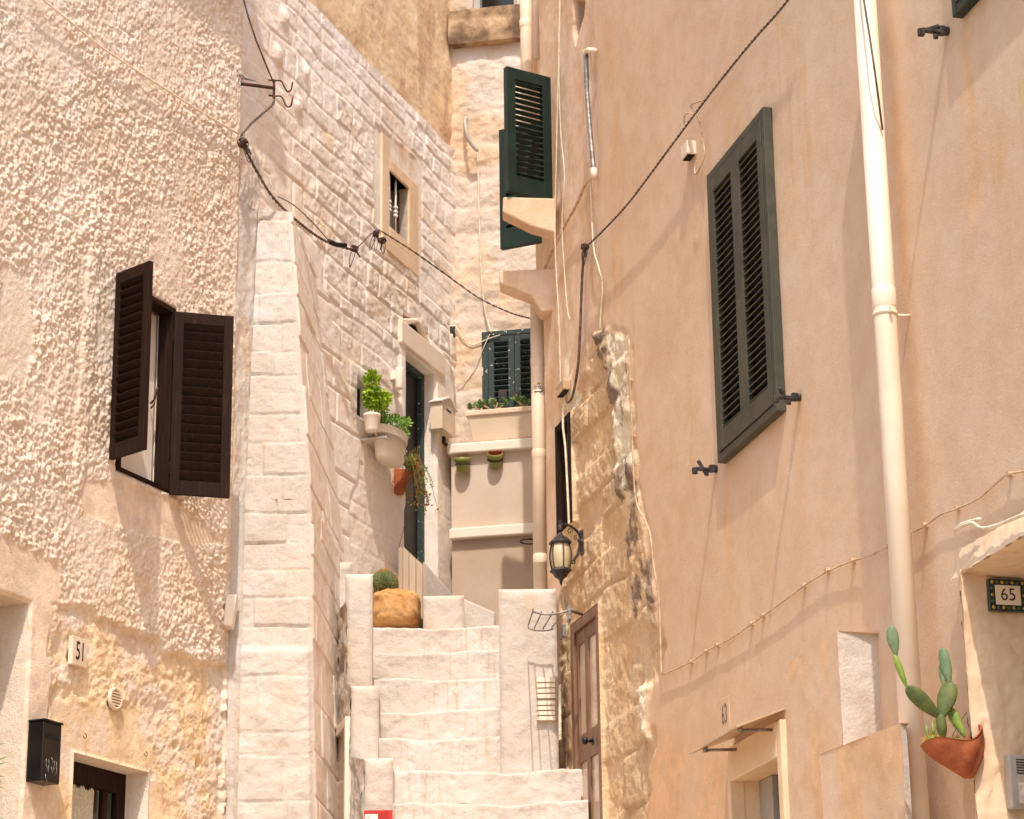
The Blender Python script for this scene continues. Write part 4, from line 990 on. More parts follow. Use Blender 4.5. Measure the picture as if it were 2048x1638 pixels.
# stepped parapet left of the stairs
lp = thing('stepped_parapet', 'stepped white parapet with a rough dirty side along the left of the stairs', 'wall', P(740, 1600, 15.7))
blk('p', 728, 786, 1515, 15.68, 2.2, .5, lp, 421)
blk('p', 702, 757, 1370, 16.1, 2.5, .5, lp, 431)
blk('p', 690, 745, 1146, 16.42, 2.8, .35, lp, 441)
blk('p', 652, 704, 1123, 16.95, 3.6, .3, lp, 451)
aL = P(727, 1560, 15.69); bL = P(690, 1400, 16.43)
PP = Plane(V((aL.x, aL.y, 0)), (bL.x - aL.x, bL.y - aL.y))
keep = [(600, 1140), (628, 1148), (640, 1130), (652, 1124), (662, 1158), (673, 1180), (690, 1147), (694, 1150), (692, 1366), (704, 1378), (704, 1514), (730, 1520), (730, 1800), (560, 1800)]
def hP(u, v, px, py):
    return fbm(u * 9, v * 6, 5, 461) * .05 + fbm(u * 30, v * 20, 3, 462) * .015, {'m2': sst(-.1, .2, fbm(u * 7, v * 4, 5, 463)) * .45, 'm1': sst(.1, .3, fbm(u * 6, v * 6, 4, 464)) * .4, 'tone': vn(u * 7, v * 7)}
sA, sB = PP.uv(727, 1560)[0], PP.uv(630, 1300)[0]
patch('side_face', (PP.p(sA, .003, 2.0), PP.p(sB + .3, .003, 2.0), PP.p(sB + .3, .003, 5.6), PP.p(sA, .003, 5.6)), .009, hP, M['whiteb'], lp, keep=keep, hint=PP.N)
# little white framed door in that side
sd_ = sub('door', lp, 'narrow white framed glass door in the dirty side of the parapet')
d0, dz0 = PP.uv(697, 1560, .02); d1 = PP.uv(664, 1560, .02)[0]; dzt = PP.uv(697, 1428, .02)[1] - .02
fr = MB(); fr.pbox(PP, d0, d0 + .04, .0, .045, 2.2, dzt); fr.pbox(PP, d1 - .04, d1, .0, .045, 2.2, dzt); fr.pbox(PP, d0 + .04, d1 - .04, .0, .044, dzt - .06, dzt)
obj('door_frame', fr, M['whitep'], sd_, bevel=.005); obj('door_pane', MB().pbox(PP, d0 + .04, d1 - .04, .018, .024, 2.2, dzt - .06), M['inner'], sd_)

# red sign rotated by a quarter turn
sg0, sg1 = P(728, 1621, 15.6), P(785, 1623, 15.6)
sgn = thing('red_sign', 'red and white sign turned on its side, wired to the lowest parapet block', 'sign', V((sg0.x, 15.6, sg0.z - .3)))
X = V((1, 0, 0)); wS = sg1.x - sg0.x; cS = V(((sg0.x + sg1.x) / 2, 15.6, sg0.z - .25))
obj('plate', MB().obox(cS, X * (wS / 2), V((0, .003, 0)), UP * .25), M['red'], sgn)
obj('white_field', MB().obox(cS + V((-wS * .24, -.0036, -.01)), X * (wS * .23), V((0, .001, 0)), UP * .236), M['paper'], sgn)
ink = text_mesh('VENDESI', wS * .62, cS + V((wS * .27, -.0042, -.01)), V((0, 0, -1)), V((1, 0, 0)), .0005, .72)
obj('lettering', ink, M['paper'], sgn)
obj('small_lettering', text_mesh('PER INFORMAZIONI', .026, cS + V((-wS * .13, -.0052, .015)), V((0, 0, -1)), X, .0005), M['red'], sgn)
obj('phone_lettering', text_mesh('TEL.', .03, cS + V((-wS * .37, -.0052, .19)), V((0, 0, -1)), X, .0005), M['red'], sgn)
tw = MB(); tw.tube([cS + V((-.05, -.006, .24)), cS + V((-.045, -.012, .225)), cS + V((-.04, -.006, .235))], .002, 5); obj('wire_tie', tw, M['galv'], sgn)

# ================================================================ PIPES
def wtube(pl, pts, o, r, n=10, sub_=6):
    """tube along pixel points kept o metres off a wall plane (Catmull-Rom)"""
    P3 = [pl.at(x, y, o) for x, y in pts]; return smooth(P3, sub_)
def smooth(P3, k=6):
    P3 = [V(p) for p in P3]; out = []
    for i in range(len(P3) - 1):
        p0 = P3[max(i - 1, 0)]; p1 = P3[i]; p2 = P3[i + 1]; p3 = P3[min(i + 2, len(P3) - 1)]
        for j in range(k):
            t = j / k; out.append(.5 * ((2 * p1) + (p2 - p0) * t + (2 * p0 - 5 * p1 + 4 * p2 - p3) * t * t + (-p0 + 3 * p1 - 3 * p2 + p3) * t ** 3))
    out.append(P3[-1]); return out
dp = thing('drainpipe', 'tall cream drainpipe running down the peach house beside the prickly pear', 'drainpipe', PR.at(1840, 1638, .11))
pa, pb = PR.at(1722, -120, .12), PR.at(1843, 1760, .12)
pj = PR.at(1768, 598, .12); pj2 = pa + (pb - pa) * ((pa.z - pj.z) / (pa.z - pb.z))
obj('pipe', MB().tube([pa, pj2, pb], .052, 28), M['pipe'], dp)
dz = (pb - pa).normalized()
obj('socket', MB().lathe(pj2, [(.0525, -.05), (.0548, -.046), (.0548, .04), (.0525, .046)], dz, 28), M['pipe'], dp)
br = MB(); br.lathe(pj2 + dz * .075, [(.053, -.009), (.0568, -.009), (.0568, .009), (.053, .009)], dz, 28); br.tube([pj2 + dz * .075 - PR.N * .05, PR.p((pj2 - PR.O).dot(PR.L), 0, pj2.z - .07)], .007, 6)
br.obox(pj2 + dz * .075 - PR.L * .068, PR.L * .012, PR.N * .006, UP * .01); obj('bracket', br, M['pipe'], dp)
thin = MB(); thin.tube([PR.at(1718, -60, .17), PR.at(1742, 90, .17), PR.at(1752, 160, .15), PR.at(1765, 260, .1)], .005, 6)
tag(obj('hanging_wire', thin, M['cable'], loc=PR.at(1742, 90, .17)), 'thin wire lying against the top of the tall cream drainpipe', 'wire')

def pipe_px(name, label, pts, Y, r, m_, joints=()):
    t_ = thing(name, label, 'drainpipe', P(pts[-1][0], pts[-1][1], Y))
    pp = [P(x, y, Y) for x, y in pts]; obj('pipe', MB().tube(pp, r, 20), M[m_], t_)
    jm = MB(); d_ = (pp[-1] - pp[0]).normalized()
    for y in joints:
        jm = MB()
        f_ = (y - pts[0][1]) / (pts[-1][1] - pts[0][1]); c_ = pp[0] + (pp[-1] - pp[0]) * f_
        jm.lathe(c_, [(r * 1.01, -.03), (r * 1.05, -.027), (r * 1.05, .03), (r * 1.01, .035)], d_, 20); obj('socket', jm, M[m_], t_)
    return t_, pp
cp_, pp = pipe_px('drainpipe', 'cream drainpipe with a small printed sticker at the alley corner', [(1073, 560), (1081, 1190)], 16.9, .048, 'cream', (728, 915, 1120))
stc = MB(); 
cc = P(1077, 775, 16.852)
stick = text_mesh('2002', .034, cc, V((1, 0, 0)), UP, .0004, 1.0); obj('sticker_lettering', stick, M['ink'], cp_)
obj('sticker_line', MB().obox(cc - UP * .03, V((.03, 0, 0)), V((0, .0006, 0)), UP * .004), M['tilen'], cp_)
obj('sticker_emblem', MB().lathe(cc + UP * .032 - V((0, 0, 0)), [(.0001, .001), (.01, .0005), (.01, 0)], V((0, -1, 0)), 8), M['yellow'], cp_)
pipe_px('drainpipe', 'white drainpipe coming down beside the stained window sill at the top', [(1049, -120), (1052, 30), (1057, 420)], 17.6, .047, 'pipe', (52,))
pipe_px('drainpipe', 'thinner white drainpipe in the corner right of the stained sill', [(1072, -120), (1073, 118)], 17.25, .028, 'pipe')
# white corner strip beside the narrow window
tag(obj('corner_strip', MB().prism([P(1094, 640, 16.95), P(1101, 640, 16.95), P(1113, 1180, 16.95), P(1099, 1180, 16.95)], V((0, .06, 0))), M['whitep'], loc=P(1101, 1180, 16.95), bevel=.006), 'white painted corner strip beside the sticker drainpipe', 'corner trim')
# conduit on corner wall
cd_ = thing('conduit', 'grey steel conduit with an elbow high on the corner wall', 'conduit', PR.at(1188, 350, .04))
obj('pipe', MB().tube(smooth([PR.at(1172, 108, .05), PR.at(1174, 180, .05), PR.at(1180, 260, .05), PR.at(1188, 345, .05)]), .016, 10), M['galv'], cd_)
e_ = MB(); e_.tube([PR.at(1172, 112, .05), PR.at(1171, 103, .05), PR.at(1178, 100, .05), PR.at(1191, 102, .03)], .02, 10); e_.tube([PR.at(1187, 338, .05), PR.at(1189, 356, .05)], .022, 10)
obj('elbow', e_, M['pipe'], cd_)

# ================================================================ CABLES
def cab(name, label, pts, r, m_, cat='cable', group=None, clips=None, pl=None, twist=0):
    mb = MB()
    if twist:
        L_ = [0]
        for i in range(1, len(pts)): L_.append(L_[-1] + (pts[i] - pts[i - 1]).length)
        q = []
        n_ = int(L_[-1] / .02)
        for i in range(n_ + 1):
            d_ = L_[-1] * i / n_; k = min(np.searchsorted(L_, d_), len(pts) - 1); k = max(k, 1)
            f_ = (d_ - L_[k - 1]) / max(1e-6, L_[k] - L_[k - 1]); q.append((pts[k - 1].lerp(pts[k], f_), d_, (pts[k] - pts[k - 1]).normalized()))
        for ph in (0, math.pi):
            mb.tube([c_ + (t_.cross(UP).normalized() * math.cos(d_ * 6.28 / twist + ph) + t_.cross(t_.cross(UP)).normalized() * math.sin(d_ * 6.28 / twist + ph)) * r * .75 for c_, d_, t_ in q], r * .75, 6)
    else: mb.tube(pts, r, 6)
    if clips:
        for x, y in clips:
            c_ = pl.at(x, y, .01); mb.obox(c_, pl.L * .012, pl.N * .012, UP * .009); mb.tube([pl.at(x, y, -.01), pl.at(x, y, .035)], .003, 5)
    return tag(obj(name, mb, M[m_], loc=pts[0]), label, cat, group)
# left wall cable high up (stands off and casts the dark band)
ptsL = smooth([PL.at(60, -22, .06), PL.at(130, 35, .06), PL.at(200, 92, .06), PL.at(290, 152, .06), PL.at(400, 222, .06), PL.at(478, 268, .06)])
cab('wall_cable', 'pale cable slanting down across the rough left wall to the insulator', ptsL, .0065, 'cablepale')
cab('wall_cable', 'dark cable dropping from the top edge to the rusty hook bracket', [PM.at(482, -20, .16), PM.at(497, 35, .16), PM.at(512, 80, .16), PM.at(532, 130, .16), PM.at(547, 165, .17)], .006, 'cable')
cab('wall_cable', 'short cable from the rusty bracket down to the round insulator', smooth([PM.at(549, 200, .17), PM.at(543, 212, .16), PM.at(520, 232, .16), PM.at(500, 250, .16), PM.at(482, 272, .16)]), .007, 'cable', twist=.09)
cab('wall_cable', 'thick twisted cable sagging from the round insulator to the twin insulators', smooth([PM.at(490, 298, .18), PM.at(515, 345, .17), P(550, 400, 15.7), P(600, 447, 16.1), P(650, 482, 16.6), P(705, 500, 16.9)]), .008, 'cable', twist=.09)
cab('wall_cable', 'thin dark wire above the thick twisted cable, ending in a black sleeve', smooth([P(556, 393, 15.9), P(590, 412, 16.15), P(630, 450, 16.5), P(658, 482, 16.7)]), .004, 'cable')
cab('wall_cable', 'cable running from the twin insulators past the small window to the corner pipe', smooth([P(762, 462, 17.1), P(830, 505, 17.3), P(900, 555, 17.4), P(960, 597, 17.4), P(1020, 625, 17.3), P(1062, 637, 17.0)]), .005, 'cable', twist=.12)
cab('wall_cable', 'short wire bridging the two groups of insulators', smooth([P(712, 498, 16.9), P(725, 485, 17), P(742, 468, 17.1), P(760, 460, 17.1)]), .005, 'cable')
slv = MB().tube(smooth([P(657, 482, 16.65), P(672, 489, 16.7), P(692, 491, 16.75)]), .018, 12)
tag(obj('cable_sleeve', slv, M['blackp'], loc=P(675, 488, 16.7)), 'black cable sleeve on the sagging cable left of the small window', 'cable sleeve')
def insulator(x, y, Y, r, label, grp, loops=2, seed=1):
    t_ = thing('insulator', label, 'insulator', P(x, y, Y), grp); c_ = P(x, y, Y); rs = random.Random(seed)
    b = MB(); b.lathe(c_ - V((0, .0, 0)), [(.001, -r * .9), (r * .7, -r * .8), (r, -r * .3), (r * .55, 0), (r, r * .3), (r * .7, r * .8), (.001, r * .9)], V((.3, -.2, 1)), 14); obj('spool', b, M['rust'], t_)
    w_ = MB()
    for k in range(loops + 2):
        ax = V((rs.uniform(-1, 1), rs.uniform(-1, 1), rs.uniform(-1, 1))).normalized(); u = ax.orthogonal().normalized(); v_ = ax.cross(u)
        w_.tube([c_ + (u * math.cos(a) + v_ * math.sin(a)) * r * rs.uniform(.98, 1.15) for a in [i * math.pi / 7 for i in range(14)]], .0032, 5, closed=True)
    for k in range(loops):
        dx = rs.uniform(-.05, .05); w_.tube(smooth([c_, c_ + V((dx * .5 - .015, 0, -.05)), c_ + V((dx, 0, -.1 - rs.uniform(0, .05))), c_ + V((dx * .6 + .02, 0, -.05)), c_ + V((.01, 0, 0))], 4), .0028, 5)
    w_.tube([c_ + V((.0, 0, 0)), c_ + V((rs.uniform(-.03, .03), .22, .02))], .007, 6)
    obj('tie_wire', w_, M['iron'], t_); return t_
G_ = 'insulators on the stone house'
insulator(486, 286, PM.at(486, 286, .18).y, .034, 'round black insulator with tangled wire on the corner of the rough left wall', G_, 1, 3)
insulator(709, 497, 16.9, .026, 'insulator at the lower end of the thick sagging cable', G_, 2, 5)
insulator(752, 467, 17.1, .026, 'insulator just under the left corner of the barred window', G_, 2, 7)
insulator(765, 481, 17.1, .026, 'insulator with wire loops, rightmost of those below the barred window', G_, 1, 9)
# rusty bracket
bk = thing('hook_bracket', 'rusty iron bracket with two curved hooks at the top of the stone wall', 'bracket', P(500, 170, 15.95)); b = MB()
b.tube([PM.at(476, 167, .05), PM.at(510, 171, .12), PM.at(547, 176, .17)], .012, 8); b.obox(PM.at(548, 178, .17), V((.008, 0, 0)), V((0, .012, 0)), UP * .068)
obj('arm', b, M['rust'], bk)
for yy_ in (160, 191):
    yb = PM.at(548, 178, .17).y; hk_ = MB(); hk_.tube(smooth([P(537, yy_, yb), P(550, yy_ + 1, yb), P(562, yy_ + 2, yb), P(568, yy_ + 12, yb), P(574, yy_ + 22, yb), P(582, yy_ + 20, yb), P(585, yy_ + 4, yb)], 5), .0058, 7)
    obj('hook', hk_, M['rust'], bk)
fw2 = MB(); rs = random.Random(2)
for k in range(4): fw2.tube(smooth([PM.at(478 + k * 3, 165, .1), PM.at(474 + k * 4, 140 + k * 5, .14), PM.at(484 + k * 6, 158 + k, .14), PM.at(500 + k * 4, 156 + 2 * k, .14)], 4), .002, 4)
obj('loose_wire', fw2, M['cable'], bk)
# ring and drip on the corner of the left wall
rg_ = MB(); c_ = P(475, 320, 15.45); rg_.tube([c_ + V((math.cos(a) * .028, 0, math.sin(a) * .028)) for a in [i * .5 for i in range(11)]], .004, 6)
tag(obj('wall_ring', rg_, M['cablelt'], loc=c_), 'painted wall ring under the round insulator', 'ring')

# right wall cables
r1 = smooth([PR.at(1590, -20, .06), PR.at(1560, 20, .06), PR.at(1500, 88, .06), PR.at(1420, 188, .06), PR.at(1340, 295, .06), PR.at(1260, 402, .06), PR.at(1212, 455, .06), PR.at(1172, 494, .06)])
cab('wall_cable', 'dark twisted cable climbing the peach wall to the top edge', r1, .0055, 'cable', twist=.1)
insulator(1170, 494, PR.at(1170, 494, .06).y, .024, 'insulator where the dark twisted cable meets the corner wall', 'insulators on the peach house', 1, 12)
cab('wall_cable', 'brown cable going down the corner wall to the small junction box', smooth([PR.at(1168, 498, .04), PR.at(1164, 560, .03), PR.at(1161, 640, .03), PR.at(1157, 720, .03), PR.at(1150, 770, .03), PR.at(1143, 797, .03), PR.at(1135, 805, .03), PR.at(1133, 794, .03)]), .009, 'cable')
cab('wall_cable', 'pale string cable hanging down beside the green shutters', smooth([PR.at(1119, -20, .05), PR.at(1117, 120, .05), PR.at(1113, 300, .05), PR.at(1110, 480, .05), PR.at(1118, 640, .04), PR.at(1121, 770, .03)]), .0045, 'cord')
cab('wall_cable', 'second pale string cable, slightly right of the first on the corner wall', smooth([PR.at(1121, -20, .05), PR.at(1118, 150, .05), PR.at(1122, 270, .04), PR.at(1129, 350, .04), PR.at(1124, 450, .04), PR.at(1133, 600, .03), PR.at(1140, 640, .03)]), .004, 'cord')
cab('wall_cable', 'diagonal painted cable from the conduit foot to the corbel', smooth([PR.at(1188, 352, .05), PR.at(1170, 370, .04), PR.at(1155, 405, .03), PR.at(1120, 470, .03), PR.at(1090, 535, .03), PR.at(1084, 555, .03)]), .01, 'cablelt')
cab('wall_cable', 'yellowish cable following the seam of the two wall parts', smooth([PR.at(1181, 105, .03), PR.at(1180, 300, .03), PR.at(1186, 480, .03), PR.at(1196, 530, .02), PR.at(1205, 570, .02), PR.at(1202, 620, .02), PR.at(1200, 660, .02)]), .006, 'cord')
cab('wall_cable', 'thin cable along the right edge of the bare stone patch', smooth([PR.at(1258, 680, .03), PR.at(1262, 800, .03), PR.at(1266, 900, .03), PR.at(1272, 1000, .03), PR.at(1298, 1060, .05), PR.at(1306, 1120, .05), PR.at(1318, 1200, .03), PR.at(1321, 1280, .02), PR.at(1323, 1350, .02)]), .006, 'cablelt', clips=[(1262, 760), (1267, 872), (1270, 985)], pl=PR)
cl = [(1382, 1323), (1412, 1302), (1435, 1290), (1503, 1247), (1525, 1230), (1608, 1170), (1655, 1140), (1705, 1120), (1774, 1093), (1850, 1050), (1915, 1016), (2020, 948)]
pts_ = [(1325, 1350), (1382, 1324), (1412, 1303), (1435, 1291), (1470, 1272), (1503, 1248), (1560, 1208), (1608, 1172), (1655, 1143), (1705, 1122), (1740, 1112), (1774, 1094), (1815, 1070), (1850, 1052), (1880, 1030), (1915, 1017), (1960, 995), (2000, 960), (2020, 947), (2080, 940)]
cab('wall_cable', 'clipped cable rising in short sags across the lower peach wall', smooth([PR.at(x, y, .018) for x, y in pts_], 4), .0045, 'cablelt', clips=cl, pl=PR)
cab('wall_cable', 'loose pale cord end above doorway 65', smooth([PR.at(1960, 1038, .05), PR.at(1925, 1048, .06), PR.at(1911, 1060, .06), PR.at(1925, 1052, .07), PR.at(1945, 1046, .07), PR.at(1962, 1056, .07), PR.at(1990, 1052, .07), PR.at(2040, 1032, .07), PR.at(2090, 1015, .07)], 5), .008, 'cord')
cab('wall_cable', 'loop of wire around the small white socket box', smooth([PR.at(1410, 200, .05), PR.at(1392, 205, .06), PR.at(1381, 212, .06), PR.at(1390, 222, .05), PR.at(1398, 240, .04), PR.at(1405, 275, .04), PR.at(1409, 310, .04), PR.at(1400, 335, .05), PR.at(1392, 348, .05), PR.at(1389, 340, .05), PR.at(1393, 322, .04)], 5), .005, 'cablelt')
cab('wall_cable', 'small wire arc beside the loop of the socket box', smooth([PR.at(1368, 248, .05), PR.at(1369, 232, .06), PR.at(1378, 226, .06), PR.at(1390, 230, .06)], 5), .004, 'cablelt')
jb = PR.uv(1387, 305); jt = thing('socket_box', 'small white socket box with an open underside left of the olive shutters', 'junction box', PR.at(1387, 305))
obj('box', MB().pbox(PR, jb[0] - .06, jb[0] + .055, .0, .06, jb[1] - .035, jb[1] + .05), M['cream'], jt, bevel=.006)
obj('opening', MB().pbox(PR, jb[0] - .05, jb[0] + .045, .008, .052, jb[1] - .038, jb[1] - .034), M['black'], jt)
jb = PR.uv(1130, 783); jt = thing('junction_box', 'peach painted junction box above the narrow brown window', 'junction box', PR.at(1130, 783))
obj('box', MB().pbox(PR, jb[0] - .14, jb[0] + .05, .0, .05, jb[1] - .03, jb[1] + .045), M['cablelt'], jt, bevel=.006)
obj('opening', MB().pbox(PR, jb[0] - .13, jb[0] + .04, .006, .044, jb[1] - .034, jb[1] - .029), M['black'], jt)
cab('wall_cable', 'two thin conduits running down past the narrow brown window', smooth([PR.at(1128, 806, .02), PR.at(1126, 850, .03), PR.at(1131, 900, .03), PR.at(1136, 1000, .03), PR.at(1138, 1050, .03)]), .008, 'cord')
# cables on the back wall
cab('wall_cable', 'long pale cable down the rough back wall from the curved bracket', smooth([PB.at(948, 300, .05), PB.at(955, 310, .04), PB.at(958, 420, .04), PB.at(962, 540, .04), PB.at(970, 620, .04), PB.at(982, 665, .04)]), .008, 'cord')
cab('wall_cable', 'curved cable below the bare patch of the back wall', smooth([PB.at(905, 640, .03), PB.at(925, 675, .03), PB.at(945, 690, .03), PB.at(975, 678, .03), PB.at(1000, 670, .03)]), .005, 'cord')
cab('wall_cable', 'thin cable curling left of the green louvres on the back wall', smooth([PB.at(980, 668, .03), PB.at(965, 700, .03), PB.at(948, 740, .03), PB.at(930, 762, .03), PB.at(915, 768, .03)]), .004, 'cord')
arm_ = MB().tube(smooth([PB.at(931, 236, .0), PB.at(930, 248, .12), PB.at(938, 280, .14), PB.at(956, 303, .1)]), [.016] * 18 + [.012], 8)
tag(obj('cable_bracket', arm_, M['plastic'], loc=PB.at(931, 240, 0)), 'short curved grey bracket on the rough back wall', 'bracket')

# ================================================================ SHUTTER CATCHES
def catch(x, y, label, flip=1):
    """iron shutter catch standing out from the plaster; x,y is its wall end"""
    t_ = thing('shutter_catch', label, 'shutter catch', PR.at(x, y), 'iron shutter catches on the peach wall')
    c_ = PR.at(x, y); n = PR.N; L = PR.L; b = MB()
    b.lathe(c_, [(.02, 0), (.022, .012), (.014, .016), (.012, .03)], n, 12); b.obox(c_ + n * .03, L * .016, n * .014, UP * .02)
    b.obox(c_ + n * .075 - UP * .006, L * .012, n * .05, UP * .009)
    obj('stem', b, M['iron'], t_, bevel=.003)
    h = MB(); d_ = (n * .5 + UP * .85 * flip).normalized()
    h.obox(c_ + n * .085 + UP * .004, d_.cross(L) * .008, L * .01, d_ * .045)
    h.obox(c_ + n * .128 - UP * .018, L * .011, n * .014, UP * .018); h.obox(c_ + n * .06 - UP * .028, L * .008, n * .01, UP * .014)
    obj('latch', h, M['iron'], t_, bevel=.003)
catch(1434, 938, 'iron shutter catch below the left corner of the olive shuttered window')
catch(1600, 795, 'iron shutter catch beside the right bottom corner of the olive shuttered window')
catch(1896, 63, 'iron shutter catch near the top right corner of the photo', -.25)

# ================================================================ LANTERN
pl0 = PR.at(1166, 1082, 0); lam = thing('wall_lantern', 'black wall lantern with amber glass on a scrolled arm beside the wooden door', 'lantern', pl0)
hang = P(1120, 1056, pl0.y - .1); 
A_ = V((hang.x, hang.y, hang.z)); du = (pl0 - A_); du.z = 0; Lh = du.length; du.normalize()
b = MB(); b.obox(pl0 + PR.N * .008 - UP * .01, PR.L * .02, PR.N * .008, UP * .085)
b.lathe(pl0 + PR.N * .01 - UP * .01, [(.03, 0), (.026, .012), (.012, .02)], PR.N, 12); obj('back_plate', b, M['iron'], lam, bevel=.004)
arm = MB(); top = A_ + UP * .0
arc = [A_ + UP * .018, A_ + du * .035 + UP * .03, A_ + du * Lh * .55 + UP * .018, A_ + du * Lh * .85 - UP * .03, pl0 + PR.N * .03 - UP * .07, pl0 + PR.N * .05 - UP * .11, pl0 + PR.N * .07 - UP * .14]
arm.tube(smooth(arc, 7), .0085, 8)
sc_ = pl0 + PR.N * .066 - UP * .142; arm.tube([sc_ - du * (math.cos(t_) * .018 * (1 - t_ / 7)) + UP * (-math.sin(t_) * .018 * (1 - t_ / 7)) for t_ in [i * .5 for i in range(12)]], .005, 6)
c2_ = A_ + du * Lh * .42 - UP * .012
arm.tube([c2_ + (du * math.cos(t_) + UP * math.sin(t_)) * .022 * (1 - t_ / 9) for t_ in [i * .5 for i in range(15)]], .0035, 6)
c2_ = A_ + du * Lh * .68 - UP * .05
arm.tube([c2_ + (du * math.cos(t_ + 1) + UP * math.sin(t_ + 1)) * .018 * (1 - t_ / 9) for t_ in [i * .5 for i in range(15)]], .0035, 6)
arm.tube([pl0, pl0 + PR.N * .035 + UP * .0], .01, 8)
obj('arm', arm, M['iron'], lam)
tz = A_.z; fi = MB(); fi.lathe(V((A_.x, A_.y, tz)), [(.013, -.016), (.013, .018), (.006, .022), (.010, .03), (.003, .046), (.0005, .052)], UP, 14); fi.tube([A_ - UP * .01, A_ - UP * .035], .004, 6); obj('finial', fi, M['iron'], lam)
zt2 = P(1118, 1076, A_.y).z; zb2 = P(1118, 1150, A_.y).z; c_ = V((A_.x, A_.y, 0)); S_ = lambda z: V((A_.x, A_.y, z))
HL = zt2 - zb2
cap_ = MB(); cap_.lathe(S_(zt2), [(.002, .038), (.014, .034), (.02, .018), (.046, .0), (.072, -.022), (.077, -.03), (.074, -.042), (.062, -.043), (.001, -.043)], UP, 6, smooth=False); obj('cap', cap_, M['iron'], lam, bevel=.0015)
prf = []
zA, zB = zt2 - .043, zb2 + .03
for i in range(9):
    t_ = i / 8; prf.append((.056 + .017 * math.sin(t_ * math.pi * .9 + .25) - .006 * t_ * 0, -(zA - zB) * t_))
gl = MB(); gl.lathe(S_(zA), [(r_ - .004, h_) for r_, h_ in prf], UP, 6, smooth=True); obj('glass', gl, M['lamp_glass'], lam)
rb_ = MB(); u = UP.orthogonal().normalized(); v_ = UP.cross(u)
for k in range(6):
    a = 2 * math.pi * k / 6; d_ = u * math.cos(a) + v_ * math.sin(a); rb_.tube([S_(zA + h_) + d_ * r_ for r_, h_ in prf], .0042, 5)
obj('ribs', rb_, M['iron'], lam)
bs = MB(); bs.lathe(S_(zB), [(.001, .012), (.06, .012), (.072, .004), (.075, -.006), (.053, -.02), (.04, -.045), (.022, -.052), (.02, -.06), (.012, -.065), (.008, -.085), (.001, -.105)], UP, 6, smooth=False); obj('base', bs, M['iron'], lam)
bu = MB(); bu.lathe(S_(zB), [(.014, .012), (.016, .05), (.012, .1), (.002, .115)], UP, 12); obj('bulb', bu, M['tile'], lam)

# ================================================================ IRON RACK by the pier
zr = P(1080, 1260, 16.2).z
rk = thing('iron_rack', 'small curved iron rack of bars sticking out above the white pier', 'rack', V((.3, 16.2, zr)))
far = [P(1056, 1257, 16.2), P(1070, 1261, 16.2), P(1090, 1261, 16.2), P(1106, 1258, 16.2)]
near = [P(1066, 1223, 15.72), P(1085, 1228, 15.72), P(1110, 1228, 15.72), P(1139, 1220, 15.72)]
for p in far: p.z = zr + (p.z - far[1].z)
b = MB(); b.tube(smooth(far, 5), .0065, 8); b.tube(smooth(near, 5), .0065, 8); b.obox(near[-1] + V((.0, .03, -.015)), V((.008, 0, 0)), V((0, .05, 0)), UP * .045); b.tube([near[-1], near[-1] + V((.08, .12, -.0))], .011, 8)
obj('rails', b, M['galv'], rk)
for f_ in (0, .3, .6, .95):
    i = min(2, int(f_ * 3)); ff_ = f_ * 3 - i
    p0 = far[i].lerp(far[i + 1], ff_); p1 = near[i].lerp(near[i + 1], ff_ )
    obj('bar', MB().tube([p0 + UP * .012, p1 + UP * .006, p1 + UP * .02], .0048, 6), M['galv'], rk)
b = MB(); q_ = PR.at(1127, 1262, .02); b.obox(q_, PR.L * .02, PR.N * .012, UP * .04); b.tube([q_ - UP * .03, q_ - UP * .06 + PR.N * .02], .006); tag(obj('wall_clamp', b, M['galv'], loc=q_), 'grey clamp under the iron rack near the wooden door', 'clamp')
# cream louvred box on the pier
lv = thing('louvred_cover', 'small cream louvred cover in two tiers on the white pier', 'vent cover', P(1095, 1400, 16.3)); 
for (y0, y1) in ((1354, 1396), (1400, 1440)):
    a = P(1073, y0, 16.29); c_ = P(1111, y1, 16.29); b = MB(); n_ = 4
    for i in range(n_):
        zz1 = a.z + (c_.z - a.z) * i / n_; zz0 = a.z + (c_.z - a.z) * (i + 1) / n_
        b.hexa([V((a.x, 16.288, zz0)), V((c_.x, 16.288, zz0)), V((c_.x, 16.33, zz0)), V((a.x, 16.33, zz0)), V((a.x, 16.294, zz1 - .004)), V((c_.x, 16.294, zz1 - .004)), V((c_.x, 16.33, zz1 - .003)), V((a.x, 16.33, zz1 - .003))])
    obj('louvre_panel', b, M['cream'], lv, bevel=.002)
cab('wall_cable', 'coiled flexible conduit beside the louvred cover', [P(1120 + 1.5 * math.sin(i * 1.9), 1370 + i * 1.6, 16.22) for i in range(70)], .009, 'cord')

